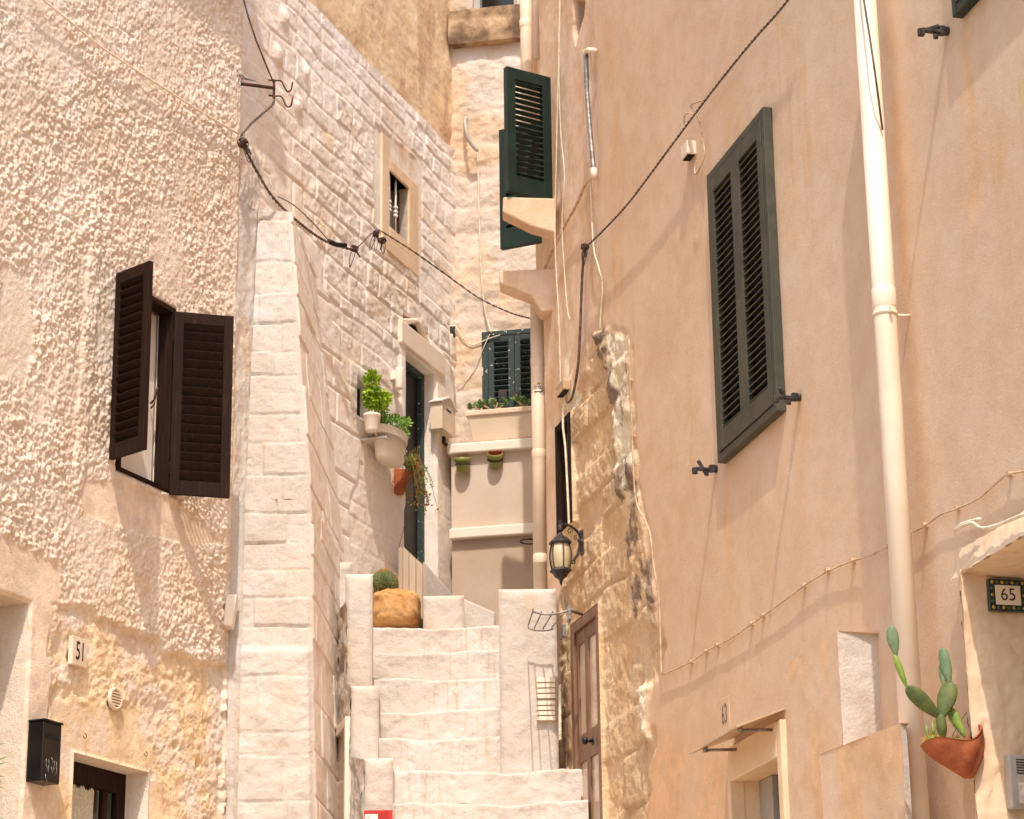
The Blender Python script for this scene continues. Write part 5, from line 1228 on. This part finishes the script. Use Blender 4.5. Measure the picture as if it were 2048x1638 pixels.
# ================================================================ POTS AND PLANTS
def leaves(mb, c, rad, n, ls, seed, up=.5, ar=.55, fold=.35, mi=0):
    rs = random.Random(seed)
    for k in range(n):
        while True:
            q = V((rs.uniform(-1, 1), rs.uniform(-1, 1), rs.uniform(-1, 1)))
            if .25 < q.length < 1: break
        p = c + V((q.x * rad[0], q.y * rad[1], q.z * rad[2]))
        d_ = (V((q.x, q.y, q.z * .6 + up)) + V((rs.uniform(-.6, .6), rs.uniform(-.6, .6), rs.uniform(-.6, .6)))).normalized()
        s_ = d_.cross(V((rs.uniform(-1, 1), rs.uniform(-1, 1), rs.uniform(-.4, .4)))).normalized(); n_ = d_.cross(s_); L_ = ls * rs.uniform(.6, 1.25)
        w_ = L_ * ar * .5
        v = [p, p + d_ * L_ * .3 + s_ * w_ + n_ * w_ * fold, p + d_ * L_ * .75 + s_ * w_ * .75 + n_ * w_ * fold * .6, p + d_ * L_ - n_ * L_ * .12, p + d_ * L_ * .75 - s_ * w_ * .75 + n_ * w_ * fold * .6, p + d_ * L_ * .3 - s_ * w_ + n_ * w_ * fold, p + d_ * L_ * .5]
        mb.add(v, [(0, 1, 6), (1, 2, 6), (2, 3, 6), (3, 4, 6), (4, 5, 6), (5, 0, 6)], mi)
    return mb
# white ceramic pot with basil
Yb = PM.at(742, 860, .12).y - .02
pt = thing('plant_pot', 'round white pot holding tall bright basil in front of the dark niche', 'plant pot', P(744, 870, Yb))
cz = P(744, 829, Yb); r_ = .062
obj('pot', MB().lathe(cz, [(.001, -.13), (.044, -.13), (.048, -.12), (.062, -.02), (.064, -.018), (.064, 0), (.058, 0), (.056, -.02), (.001, -.02)], UP, 24), M['whitep'], pt)
obj('shelf', MB().pbox(PM, PM.uv(722, 870)[0], PM.uv(765, 870)[0], -.02, .2, cz.z - .15, cz.z - .135), M['whiteb'], stone)
bs_ = thing('basil', 'tall bright green basil growing from the round white pot', 'plant', cz)
b = MB(); leaves(b, P(744, 760, Yb), (.05, .05, .065), 260, .032, 5, .4); leaves(b, P(747, 792, Yb), (.058, .06, .08), 220, .045, 6, -.6, .6); leaves(b, P(762, 800, Yb), (.06, .06, .06), 160, .045, 7, .2)
for k in range(6): b.tube([cz + V((random.uniform(-.03, .03), 0, -.02)), P(740 + random.uniform(-8, 14), 770, Yb)], .003, 5)
obj('foliage', b, M['leaf'], bs_, norm=False)
# oval zinc planter
Yz = PM.at(778, 890, .13).y
pt = thing('plant_pot', 'oval white metal planter hung on the stone wall under the basil', 'plant pot', P(778, 920, Yz))
cz = PM.at(779, 857, .13); cz = V(cz); LM = PM.L
def oval(prof, c_): 
    b = MB(); b.lathe(c_, prof, UP, 32, sx=LM, sc=(2.25, 1)); return b
zc = PM.uv(779, 905, .13)[1]; hP_ = PM.uv(779, 866, .13)[1] - PM.uv(779, 925, .13)[1]
c0_ = V((cz.x, cz.y, PM.uv(779, 866, .13)[1]))
obj('pot', oval([(.001, -hP_), (.075, -hP_), (.08, -hP_ + .01), (.098, -.02), (.1, -.06), (.103, -.058), (.105, -.05), (.107, -.005), (.112, 0), (.103, .0), (.1, -.02), (.001, -.02)], c0_), M['whitep'], pt)
hd_ = MB(); hc = c0_ - LM * .24 - UP * .06; hd_.tube([hc + LM * (-.03 * math.sin(t_)) + UP * (.03 * math.cos(t_)) for t_ in [i * .35 for i in range(10)]], .004, 6); obj('handle', hd_, M['whitep'], pt)
mj = thing('marjoram', 'low bushy green herb spilling over the oval white planter', 'plant', c0_)
b = MB(); leaves(b, c0_ + UP * .055 - LM * .05, (.18, .09, .06), 520, .026, 15, .5, .7)
leaves(b, c0_ + UP * .03 + LM * .13, (.1, .07, .045), 200, .026, 16, .3, .7); leaves(b, c0_ + UP * .09 - LM * .18, (.05, .05, .06), 120, .026, 17, .5, .7)
obj('foliage', b, M['leafd'], mj, norm=False)
# terracotta box with withered plant
ct = PM.at(812, 955, .08); pt = thing('plant_pot', 'small terracotta wall box holding a withered plant beside the dark door', 'plant pot', ct)
zt3, zb3 = PM.uv(800, 930, .08)[1], PM.uv(808, 985, .08)[1]; s_c = PM.uv(811, 950, .08)[0]
b = MB(); q = PM.p; w3 = .05
b.hexa([q(s_c - .04, .0, zb3), q(s_c + .04, .0, zb3), q(s_c + .04, .05, zb3), q(s_c - .04, .05, zb3), q(s_c - w3, .0, zt3), q(s_c + w3, .0, zt3), q(s_c + w3, .12, zt3 - .02), q(s_c - w3, .12, zt3 - .02)])
obj('box', b, M['terra'], pt, bevel=.006)
wt = thing('withered_plant', 'brown and green withered plant trailing from the terracotta wall box', 'plant', q(s_c, .1, zt3))
b = MB(); rs = random.Random(31)
for k in range(46):
    p0 = q(s_c + rs.uniform(-.1, .12), .1, zt3); d_ = LM * rs.uniform(-.1, .2) + PM.N * rs.uniform(0, .14); hh_ = rs.uniform(.02, .14)
    e_ = p0 + d_ + UP * rs.uniform(-.28, .02); b.tube(smooth([p0, p0 + d_ * .5 + UP * hh_, e_], 5), .0022, 4)
    leaves(b, e_, (.02, .02, .03), 5, .022, k, -.3, .6, mi=rs.choice([0, 0, 1]))
for k in range(4):
    p0 = q(s_c + .05 * k, .1, zt3); b.tube(smooth([p0, p0 + UP * .12 + LM * .03, p0 + UP * (.15 + .03 * k) + LM * .06, p0 + UP * .1 + LM * .1], 5), .002, 4)
leaves(b, q(s_c - .05, .12, zt3 + .03), (.05, .04, .05), 60, .025, 88, .5, mi=1)
b.tube(smooth([q(s_c + .08, .1, zt3 - .25), P(812, 1040, PM.at(812, 1040, .05).y), P(798, 1095, PM.at(798, 1095, .05).y)], 6), .003, 4)
obj('stems', b, [M['dry'], M['leafd']], wt, norm=False)

# two lime pots on the panel wall
def limepot(x, y, tilt, label, rr=.062):
    c_ = PB.at(x, y, O2 + .075); ax = (UP + V((-.0, -tilt, 0)) ).normalized()
    t_ = thing('hanging_pot', label, 'plant pot', c_, 'glazed pots hung on the grey panel')
    obj('pot', MB().lathe(c_, [(.001, -.115), (.044, -.115), (.046, -.11), (.056, -.035), (.062, -.034), (.063, 0), (.058, .001)], ax, 24), M['limepot'], t_)
    obj('pot_lining', MB().lathe(c_, [(.0575, .0012), (.0555, -.01), (.05, -.08), (.001, -.085)], ax, 24), M['terra'], t_)
    b = MB(); cc_ = c_ - ax * .055; u_ = ax.orthogonal().normalized(); v_ = ax.cross(u_)
    b.tube([cc_ + (u_ * math.cos(a) + v_ * math.sin(a)) * .059 for a in [i * math.pi / 12 for i in range(24)]], .0045, 6, closed=True); b.tube([cc_ - PB.N * .055, cc_ - PB.N * .08], .004, 6)
    obj('ring_holder', b, M['iron'], t_)
limepot(925, 915, .28, 'lime green pot in an iron ring, level, left of the two')
limepot(990, 906, .75, 'lime green pot with bare terracotta rim, tilted forward in an iron ring')
# long planter with succulents
ps0, pz1 = PB.uv(930, 822, .34); ps1 = PB.uv(1105, 822, .34)[0]; pz0 = PB.uv(990, 882, .3)[1]
lp_ = thing('trough_planter', 'long cream trough planter on the ledge under the green louvres', 'planter', PB.p((ps0 + ps1) / 2, .2, pz0))
b = MB(); q = PB.p; z_a, z_b = zledge + .012, pz1
b.hexa([q(ps0 + .05, .1, z_a), q(ps1 - .05, .1, z_a), q(ps1 - .05, .3, z_a), q(ps0 + .05, .3, z_a), q(ps0 + .015, .07, z_b - .04), q(ps1 - .015, .07, z_b - .04), q(ps1 - .015, .33, z_b - .04), q(ps0 + .015, .33, z_b - .04)])
obj('trough', b, M['cream'], lp_, bevel=.008)
b = MB(); b.pbox(PB, ps0, ps1, .055, .345, z_b - .045, z_b); obj('rim', b, M['cream'], lp_, bevel=.008)
b = MB(); b.pbox(PB, ps0 + .03, ps1 - .03, .085, .325, zledge, zledge + .02); obj('saucer', b, M['cablelt'], lp_, bevel=.004)
def succ(x, label, n, h, seed, grp='succulents in the long trough'):
    c_ = PB.at(x, 812, .2); c_.z = z_b + .035
    t_ = thing('succulent', label, 'plant', c_, grp); rs = random.Random(seed); sm_ = MB(); lf_ = MB()
    for k in range(n):
        tip = c_ + V((rs.uniform(-.1, .1), rs.uniform(-.06, .04), rs.uniform(.3, 1) * h)); sm_.tube(smooth([c_ + V((rs.uniform(-.02, .02), 0, -.02)), (c_ + tip) / 2 + V((rs.uniform(-.02, .02), 0, 0)), tip], 4), .006, 6)
        for j in range(7):
            d_ = V((rs.uniform(-1, 1), rs.uniform(-1, .6), rs.uniform(-.1, 1))).normalized(); s_ = d_.orthogonal().normalized(); 
            lf_.lathe(tip - UP * rs.uniform(0, .03), [(.001, 0), (.008, .008), (.015, .025), (.013, .04), (.001, .05)], d_, 8, sx=s_, sc=(1, .4))
    obj('stem', sm_, M['cablelt'], t_); obj('foliage', lf_, M['succ'], t_)
succ(957, 'jade succulent at the left end of the long trough planter', 5, .075, 3)
succ(988, 'jade succulent in the middle of the long trough planter', 5, .08, 5)
succ(1052, 'taller jade succulent beside the drainpipe in the long trough planter', 6, .12, 8)

# barrel cactus on the boulder
YK = 17.8
bc = P(769, 1168, YK); bl = thing('barrel_cactus', 'round barrel cactus with golden spines on the orange boulder', 'cactus', P(769, 1192, YK))
rx = P(796, 1168, YK).x - bc.x; nrib = 22
prof = [(max(.001, rx * math.cos(t_)), rx * 1.02 * math.sin(t_)) for t_ in [R_(-65 + i * 155 / 22) for i in range(23)]]
obj('body', MB().lathe(bc, prof, UP, 132, wob=lambda a, h: 1 + .055 * math.cos(nrib * a)), M['ball'], bl)
b = MB(); rs = random.Random(5)
for k in range(nrib):
    a = 2 * math.pi * k / nrib
    for j in range(15):
        t_ = R_(-55 + j * 10); r_ = rx * math.cos(t_) * 1.055; p = bc + V((math.cos(a) * r_, math.sin(a) * r_, rx * 1.02 * math.sin(t_)))
        # lathe axes: u=orthogonal(UP)
        u = UP.orthogonal().normalized(); v_ = UP.cross(u); p = bc + u * math.cos(a) * r_ + v_ * math.sin(a) * r_ + UP * (rx * 1.02 * math.sin(t_))
        o_ = (p - bc).normalized()
        for m_ in range(6):
            d_ = (o_ * .7 + V((rs.uniform(-1, 1), rs.uniform(-1, 1), rs.uniform(-1, 1)))).normalized(); L_ = rs.uniform(.014, .026); s_ = d_.orthogonal().normalized() * .0011
            b.add([p - s_, p + s_, p + d_ * L_], [(0, 1, 2)])
obj('spines', b, M['spine'], bl, norm=False)
# boulder
cR = P(792, 1222, 17.8); rxx = P(836, 1222, 17.8).x - cR.x; rzz = (P(792, 1188, 17.8).z - P(792, 1262, 17.8).z) / 2
nu, nv = 90, 50; th, ph = np.meshgrid(np.linspace(0, 2 * np.pi, nu), np.linspace(-np.pi / 2, np.pi / 2, nv))
def sp(a, p): return np.sign(a) * np.abs(a) ** p
X_ = sp(np.cos(ph), .5) * sp(np.cos(th), .7); Y_ = sp(np.cos(ph), .5) * sp(np.sin(th), .7); Z_ = sp(np.sin(ph), .5)
nn_ = fbm(X_ * 3 + Z_ * 2, Y_ * 3 + Z_ * 2.5 + 9, 5, 501) * .22 + fbm(X_ * 9 + 3 * Z_, Y_ * 9 + Z_ * 7, 3, 502) * .05
wrap = np.where(ph * 0 + 1 > 0, 1, 0)
sc_ = 1 + nn_; sc_[:, -1] = sc_[:, 0]
q_ = np.stack([cR.x + X_ * rxx * 1.12 * sc_, cR.y + Y_ * .22 * sc_, cR.z - .0 + Z_ * rzz * .98 * (1 + nn_ * .4)], -1).reshape(-1, 3)
b = MB(); b.grid(q_.tolist(), nu, nv)
tag(obj('boulder', b, M['rock'], loc=cR), 'orange brown boulder at the top of the stairs', 'boulder')
# white plank gate beside the cactus
gt = thing('plank_gate', 'narrow cream plank gate behind the barrel cactus', 'gate', P(825, 1215, 17.75))
pg = [(797, 1096, 1215, 18.1), (806, 1092, 1215, 18.15), (818, 1104, 1215, 18.2), (832, 1117, 1215, 18.25), (846, 1129, 1215, 18.3)]
for i in range(4):
    a, c_ = pg[i], pg[i + 1]; p0, p1 = P(a[0] + .5, a[1], a[3]), P(c_[0] - .5, c_[1], c_[3]); m_ = MB()
    z_ = P(a[0], 1235, a[3]).z
    m_.hexa([V((p0.x, p0.y, z_)), V((p1.x, p1.y, z_)), V((p1.x, p1.y + .03, z_)), V((p0.x, p0.y + .03, z_)), p0, p1, p1 + V((0, .03, 0)), p0 + V((0, .03, 0))]); obj('plank', m_, M['cream'], gt, bevel=.003)

# prickly pear in its wall pot
wc = PR.at(1958, 1480, .0); Yp = PR.at(1905, 1500, .15).y
pp_ = thing('wall_pot', 'terracotta wall pot with a wavy rim hanging right of the tall drainpipe', 'plant pot', PR.at(1945, 1500, 0))
rimc = P(1903, 1478, Yp); L3 = (P(1962, 1470, Yp + .02) - P(1842, 1492, Yp - .02)); halfw = L3.length / 2
ua = V((L3.x, L3.y, 0)).normalized(); ub = V((-ua.y, ua.x, 0))
def rim(an): return UP * (.020 * math.sin(an * 2 + 1.2) + .012 * math.cos(an * 3) + .035 * math.cos(an) * .9)
NP = 48; rows = []
tipz = P(1945, 1560, Yp).z; botc = P(1938, 1556, Yp)
def pot_surf(inner=0):
    vs = []
    for j in range(15):
        t_ = j / 14
        for k in range(NP):
            an = 2 * math.pi * k / NP
            top_ = rimc + ua * math.cos(an) * halfw * (1 - inner) + ub * math.sin(an) * halfw * .72 * (1 - inner) + rim(an)
            bot_ = botc + ua * math.cos(an) * halfw * .16 + ub * math.sin(an) * halfw * .16 + UP * inner * .1
            f_ = t_ ** 1.0; bulge = math.sin(t_ * math.pi) * .17
            p = top_.lerp(bot_, f_) + (ua * math.cos(an) + ub * math.sin(an) * .7) * halfw * bulge * (1.0) * (1 - t_ * .3)
            p += (ua * math.cos(an) + ub * math.sin(an)) * .006 * math.sin(an * 5 + t_ * 5) * math.sin(t_ * 3.1)
            vs.append(p)
    return vs
b = MB(); fs = []
for j in range(14):
    for k in range(NP): fs.append((j * NP + k, j * NP + (k + 1) % NP, (j + 1) * NP + (k + 1) % NP, (j + 1) * NP + k))
b.add(pot_surf(), fs, 0, True); nb = len(b.v); b.add(pot_surf(.07), fs, 0, True)
for k in range(NP): b.f.append([k, (k + 1) % NP, nb + (k + 1) % NP, nb + k]); b.m.append(0); b.sm.append(False)
b.f.append([14 * NP + k for k in range(NP)]); b.m.append(0); b.sm.append(False)
obj('pot', b, M['terra'], pp_, norm=False)
so_ = MB(); so_.lathe(rimc - UP * .035, [(.0001, .0), (halfw * .9, 0)], UP, 24, sx=ua, sc=(1, .7)); obj('soil', so_, M['rust'], pp_)
hw_ = MB(); hk = PR.at(1937, 1420, .02); hw_.tube([PR.at(1937, 1420, -.01), hk], .004); hw_.tube([hk, PR.at(1915, 1450, .06), rimc + V((.0, .02, 0))], .0018, 4); hw_.tube([hk, PR.at(1935, 1445, .04), rimc + ua * .09], .0018, 4); obj('hanging_wire', hw_, M['iron'], pp_)
pk = thing('prickly_pear', 'prickly pear cactus with seven pads growing in the terracotta wall pot', 'cactus', rimc)
def pad(x0, y0, x1, y1, w0, name, m_, dY0=0, dY1=0, turn=0, thick=.013, shape=.62):
    a, c_ = P(x0, y0, Yp + dY0), P(x1, y1, Yp + dY1); ax = (c_ - a); L_ = ax.length; ax.normalize()
    f_ = (CAM - a).normalized(); s_ = ax.cross(f_).normalized(); s_ = (s_ * math.cos(turn) + f_ * math.sin(turn)).normalized(); n_ = s_.cross(ax)
    vs = []; nr, nk = 16, 20
    for i in range(nr):
        t_ = i / (nr - 1); cc0 = .6; ww = w0 * ((1 - ((t_ - cc0) / (1 - cc0)) ** 2.2) ** .5 if t_ > cc0 else .3 + .7 * math.sin(t_ / cc0 * math.pi / 2) ** 1.2) if t_ < 1 else 0.0
        tt = thick * (math.sin(math.pi * min(.999, max(.001, t_))) ** .4) + .002
        for k in range(nk):
            an = 2 * math.pi * k / nk; vs.append(a + ax * (L_ * t_) + s_ * math.cos(an) * max(ww, .0008) + n_ * math.sin(an) * min(tt, max(ww, .0008) + .002))
    fs = [(i * nk + k, i * nk + (k + 1) % nk, (i + 1) * nk + (k + 1) % nk, (i + 1) * nk + k) for i in range(nr - 1) for k in range(nk)]
    b_ = MB(); b_.add(vs, fs, 0, True); rs = random.Random(int(x0 + y1))
    for i in range(2, nr - 1):
        for k in range(0, nk, 3):
            p = V(vs[i * nk + (k + i) % nk]); o_ = (p - (a + ax * (L_ * i / (nr - 1)))).normalized()
            for m2 in range(2):
                d_ = (o_ + V((rs.uniform(-.6, .6), rs.uniform(-.6, .6), rs.uniform(-.6, .6)))).normalized(); q_ = d_.orthogonal().normalized() * .0009
                b_.add([p - q_, p + q_, p + d_ * .006], [(0, 1, 2)], 1)
    return obj('pad', b_, [M[m_], M['spine']], pk, norm=False)
k_ = 1
wpx = lambda px: px / FPX * Yp * 1.0
pad(1887, 1484, 1880, 1425, wpx(11), 'a', 'cact', 0, 0, .3, .02, .8)
pad(1881, 1436, 1812, 1372, wpx(17), 'b', 'cact', 0, -.02, .3, .016, .7)
pad(1815, 1378, 1788, 1308, wpx(7), 'c', 'cactl', -.02, -.02, .2, .012, .6)
pad(1792, 1312, 1781, 1250, wpx(12.5), 'd', 'cactg', -.02, -.02, .15, .01, .62)
pad(1882, 1438, 1903, 1362, wpx(20), 'e', 'cact', 0, .02, .25, .014, .62)
pad(1900, 1372, 1884, 1294, wpx(12), 'f', 'cactg', .02, .03, .2, .01, .6)
pad(1888, 1374, 1884, 1326, wpx(9), 'g', 'cactg', .03, .05, .2, .01, .6)
pad(1930, 1474, 1896, 1412, wpx(11), 'h', 'cactl', .02, .04, .2, .012, .6)
sm2 = thing('small_cactus', 'small yellow spiny cactus at the left rim of the terracotta wall pot', 'cactus', P(1863, 1486, Yp)); b = MB(); rs = random.Random(3)
for (x, y, r_) in ((1866, 1480, .022), (1858, 1484, .017), (1874, 1484, .018), (1912, 1482, .014)):
    c_ = P(x, y, Yp - .02); b.lathe(c_, [(.001, -r_), (r_ * .8, -r_ * .6), (r_, 0), (r_ * .75, r_ * .7), (.001, r_)], UP, 14, mi=0)
    for k in range(120):
        d_ = V((rs.uniform(-1, 1), rs.uniform(-1, 1), rs.uniform(-.3, 1))).normalized(); p = c_ + d_ * r_ * .9; s_ = d_.orthogonal().normalized() * .0011; b.add([p - s_, p + s_, p + d_ * rs.uniform(.012, .03)], [(0, 1, 2)], 1)
for x_, y_, h_ in ((1856, 1478, 32), (1868, 1476, 36)):
    b.tube([P(x_, y_, Yp), P(x_ - 2, y_ - h_ * .5, Yp), P(x_ - 4, y_ - h_, Yp)], [.006, .007, .002], 8, 0)
obj('body', b, [M['cactl'], M['yellow']], sm2, norm=False)

# ================================================================ SMALL FITTINGS ON THE STONE HOUSE
mc = PM.at(897, 830, .05); ml = thing('mailbox', 'cream wooden letter box with a little pitched roof right of the dark door', 'mailbox', mc)
s0, z1 = PM.uv(882, 803, .1); s1 = PM.uv(908, 820, .1)[0]; z0 = PM.uv(890, 862, .1)[1]; z1 = PM.uv(895, 812, .1)[1]; mid_ = (s0 + s1) / 2
b = MB(); b.pbox(PM, s0, s1, .01, .11, z0, z1); b.prism([PM.p(s0, .11, z1), PM.p(s1, .11, z1), PM.p(mid_, .11, z1 + .055)], PM.N * -.1); obj('box', b, M['cream'], ml, bevel=.003)
b = MB(); b.prism([PM.p(s0 - .02, .125, z1 - .005), PM.p(mid_, .125, z1 + .062), PM.p(mid_, .125, z1 + .074), PM.p(s0 - .02, .125, z1 + .007)], PM.N * -.12)
b.prism([PM.p(s1 + .02, .125, z1 - .005), PM.p(mid_, .125, z1 + .062), PM.p(mid_, .125, z1 + .074), PM.p(s1 + .02, .125, z1 + .007)], PM.N * -.12); obj('roof', b, M['whitep'], ml)
b = MB(); b.pbox(PM, mid_ - .05, mid_ + .05, .11, .113, z1 - .05, z1 - .035); obj('slot', b, M['ink'], ml)
bc_ = PM.uv(889, 878, .03); bell = thing('doorbell', 'small dark and grey doorbell under the cream letter box', 'doorbell', PM.at(889, 878))
obj('case', MB().pbox(PM, bc_[0] - .04, bc_[0] + .05, .02, .045, bc_[1] - .05, bc_[1] + .045), M['blackp'], bell, bevel=.006)
obj('button_plate', MB().pbox(PM, bc_[0] - .02, bc_[0] + .04, .045, .05, bc_[1] - .035, bc_[1] + .03), M['plastic'], bell, bevel=.004)
tl = thing('wall_light', 'white cylindrical wall light on the stone wall left of the dark door', 'lamp', PM.at(799, 750)); c_ = PM.at(799, 736, .07)
obj('tube', MB().lathe(c_, [(.001, 0), (.03, 0), (.031, -.01), (.031, -.16), (.029, -.165), (.001, -.165)], UP, 18), M['whitep'], tl)
obj('mount', MB().tube([c_ - UP * .08, c_ - UP * .08 - PM.N * .08], .014, 8), M['whitep'], tl)
b = MB().pbox(PM, PM.uv(780, 755)[0], PM.uv(786, 755)[0], .0, .05, PM.uv(783, 762)[1], PM.uv(783, 745)[1]); tag(obj('switch_box', b, M['whitep'], bevel=.005, loc=PM.at(783, 754)), 'tiny white switch box left of the cylindrical wall light', 'switch')
sn_ = thing('light_sensor', 'small black sensor with a white cap on the stone wall near the back house', 'sensor', PM.at(905, 660))
c_ = PM.at(905, 660, .1); b = MB(); b.obox(c_, V((.02, 0, 0)), V((0, .03, 0)), UP * .022); b.obox(c_ + V((.013, 0, -.045)), V((.009, 0, 0)), V((0, .012, 0)), UP * .018); b.tube(smooth([c_ + UP * .02, c_ + V((-.02, .03, .05)), c_ + V((-.04, .1, .09))], 4), .005, 5)
obj('body', b, M['blackp'], sn_, bevel=.003); obj('cap', MB().obox(c_ + UP * .027, V((.022, 0, 0)), V((0, .03, 0)), UP * .005), M['whitep'], sn_)
hc_ = P(1058, 1083, 18.9); b = MB(); b.tube([hc_ + V((.065 * math.cos(a), .01 * math.sin(a), .022 * math.sin(a))) for a in [i * math.pi / 10 for i in range(20)]], .007, 6, closed=True)
tag(obj('gate_handle', b, M['iron'], loc=hc_), 'oval iron pull ring on the woven panel beside the sticker pipe', 'handle')
# white plastic box low on the buttress flank
b = MB(); q0 = P(452, 1187, 15.35); q1 = P(474, 1189, 15.35); q2 = P(464, 1252, 15.35); q3 = P(447, 1250, 15.35); b.prism([q3, q2, q1, q0], V((0, .12, 0)))
tag(obj('meter_box', b, M['whitep'], bevel=.006, loc=P(462, 1250, 15.35)), 'narrow white box fixed at the corner between the rough wall and the buttress', 'box')
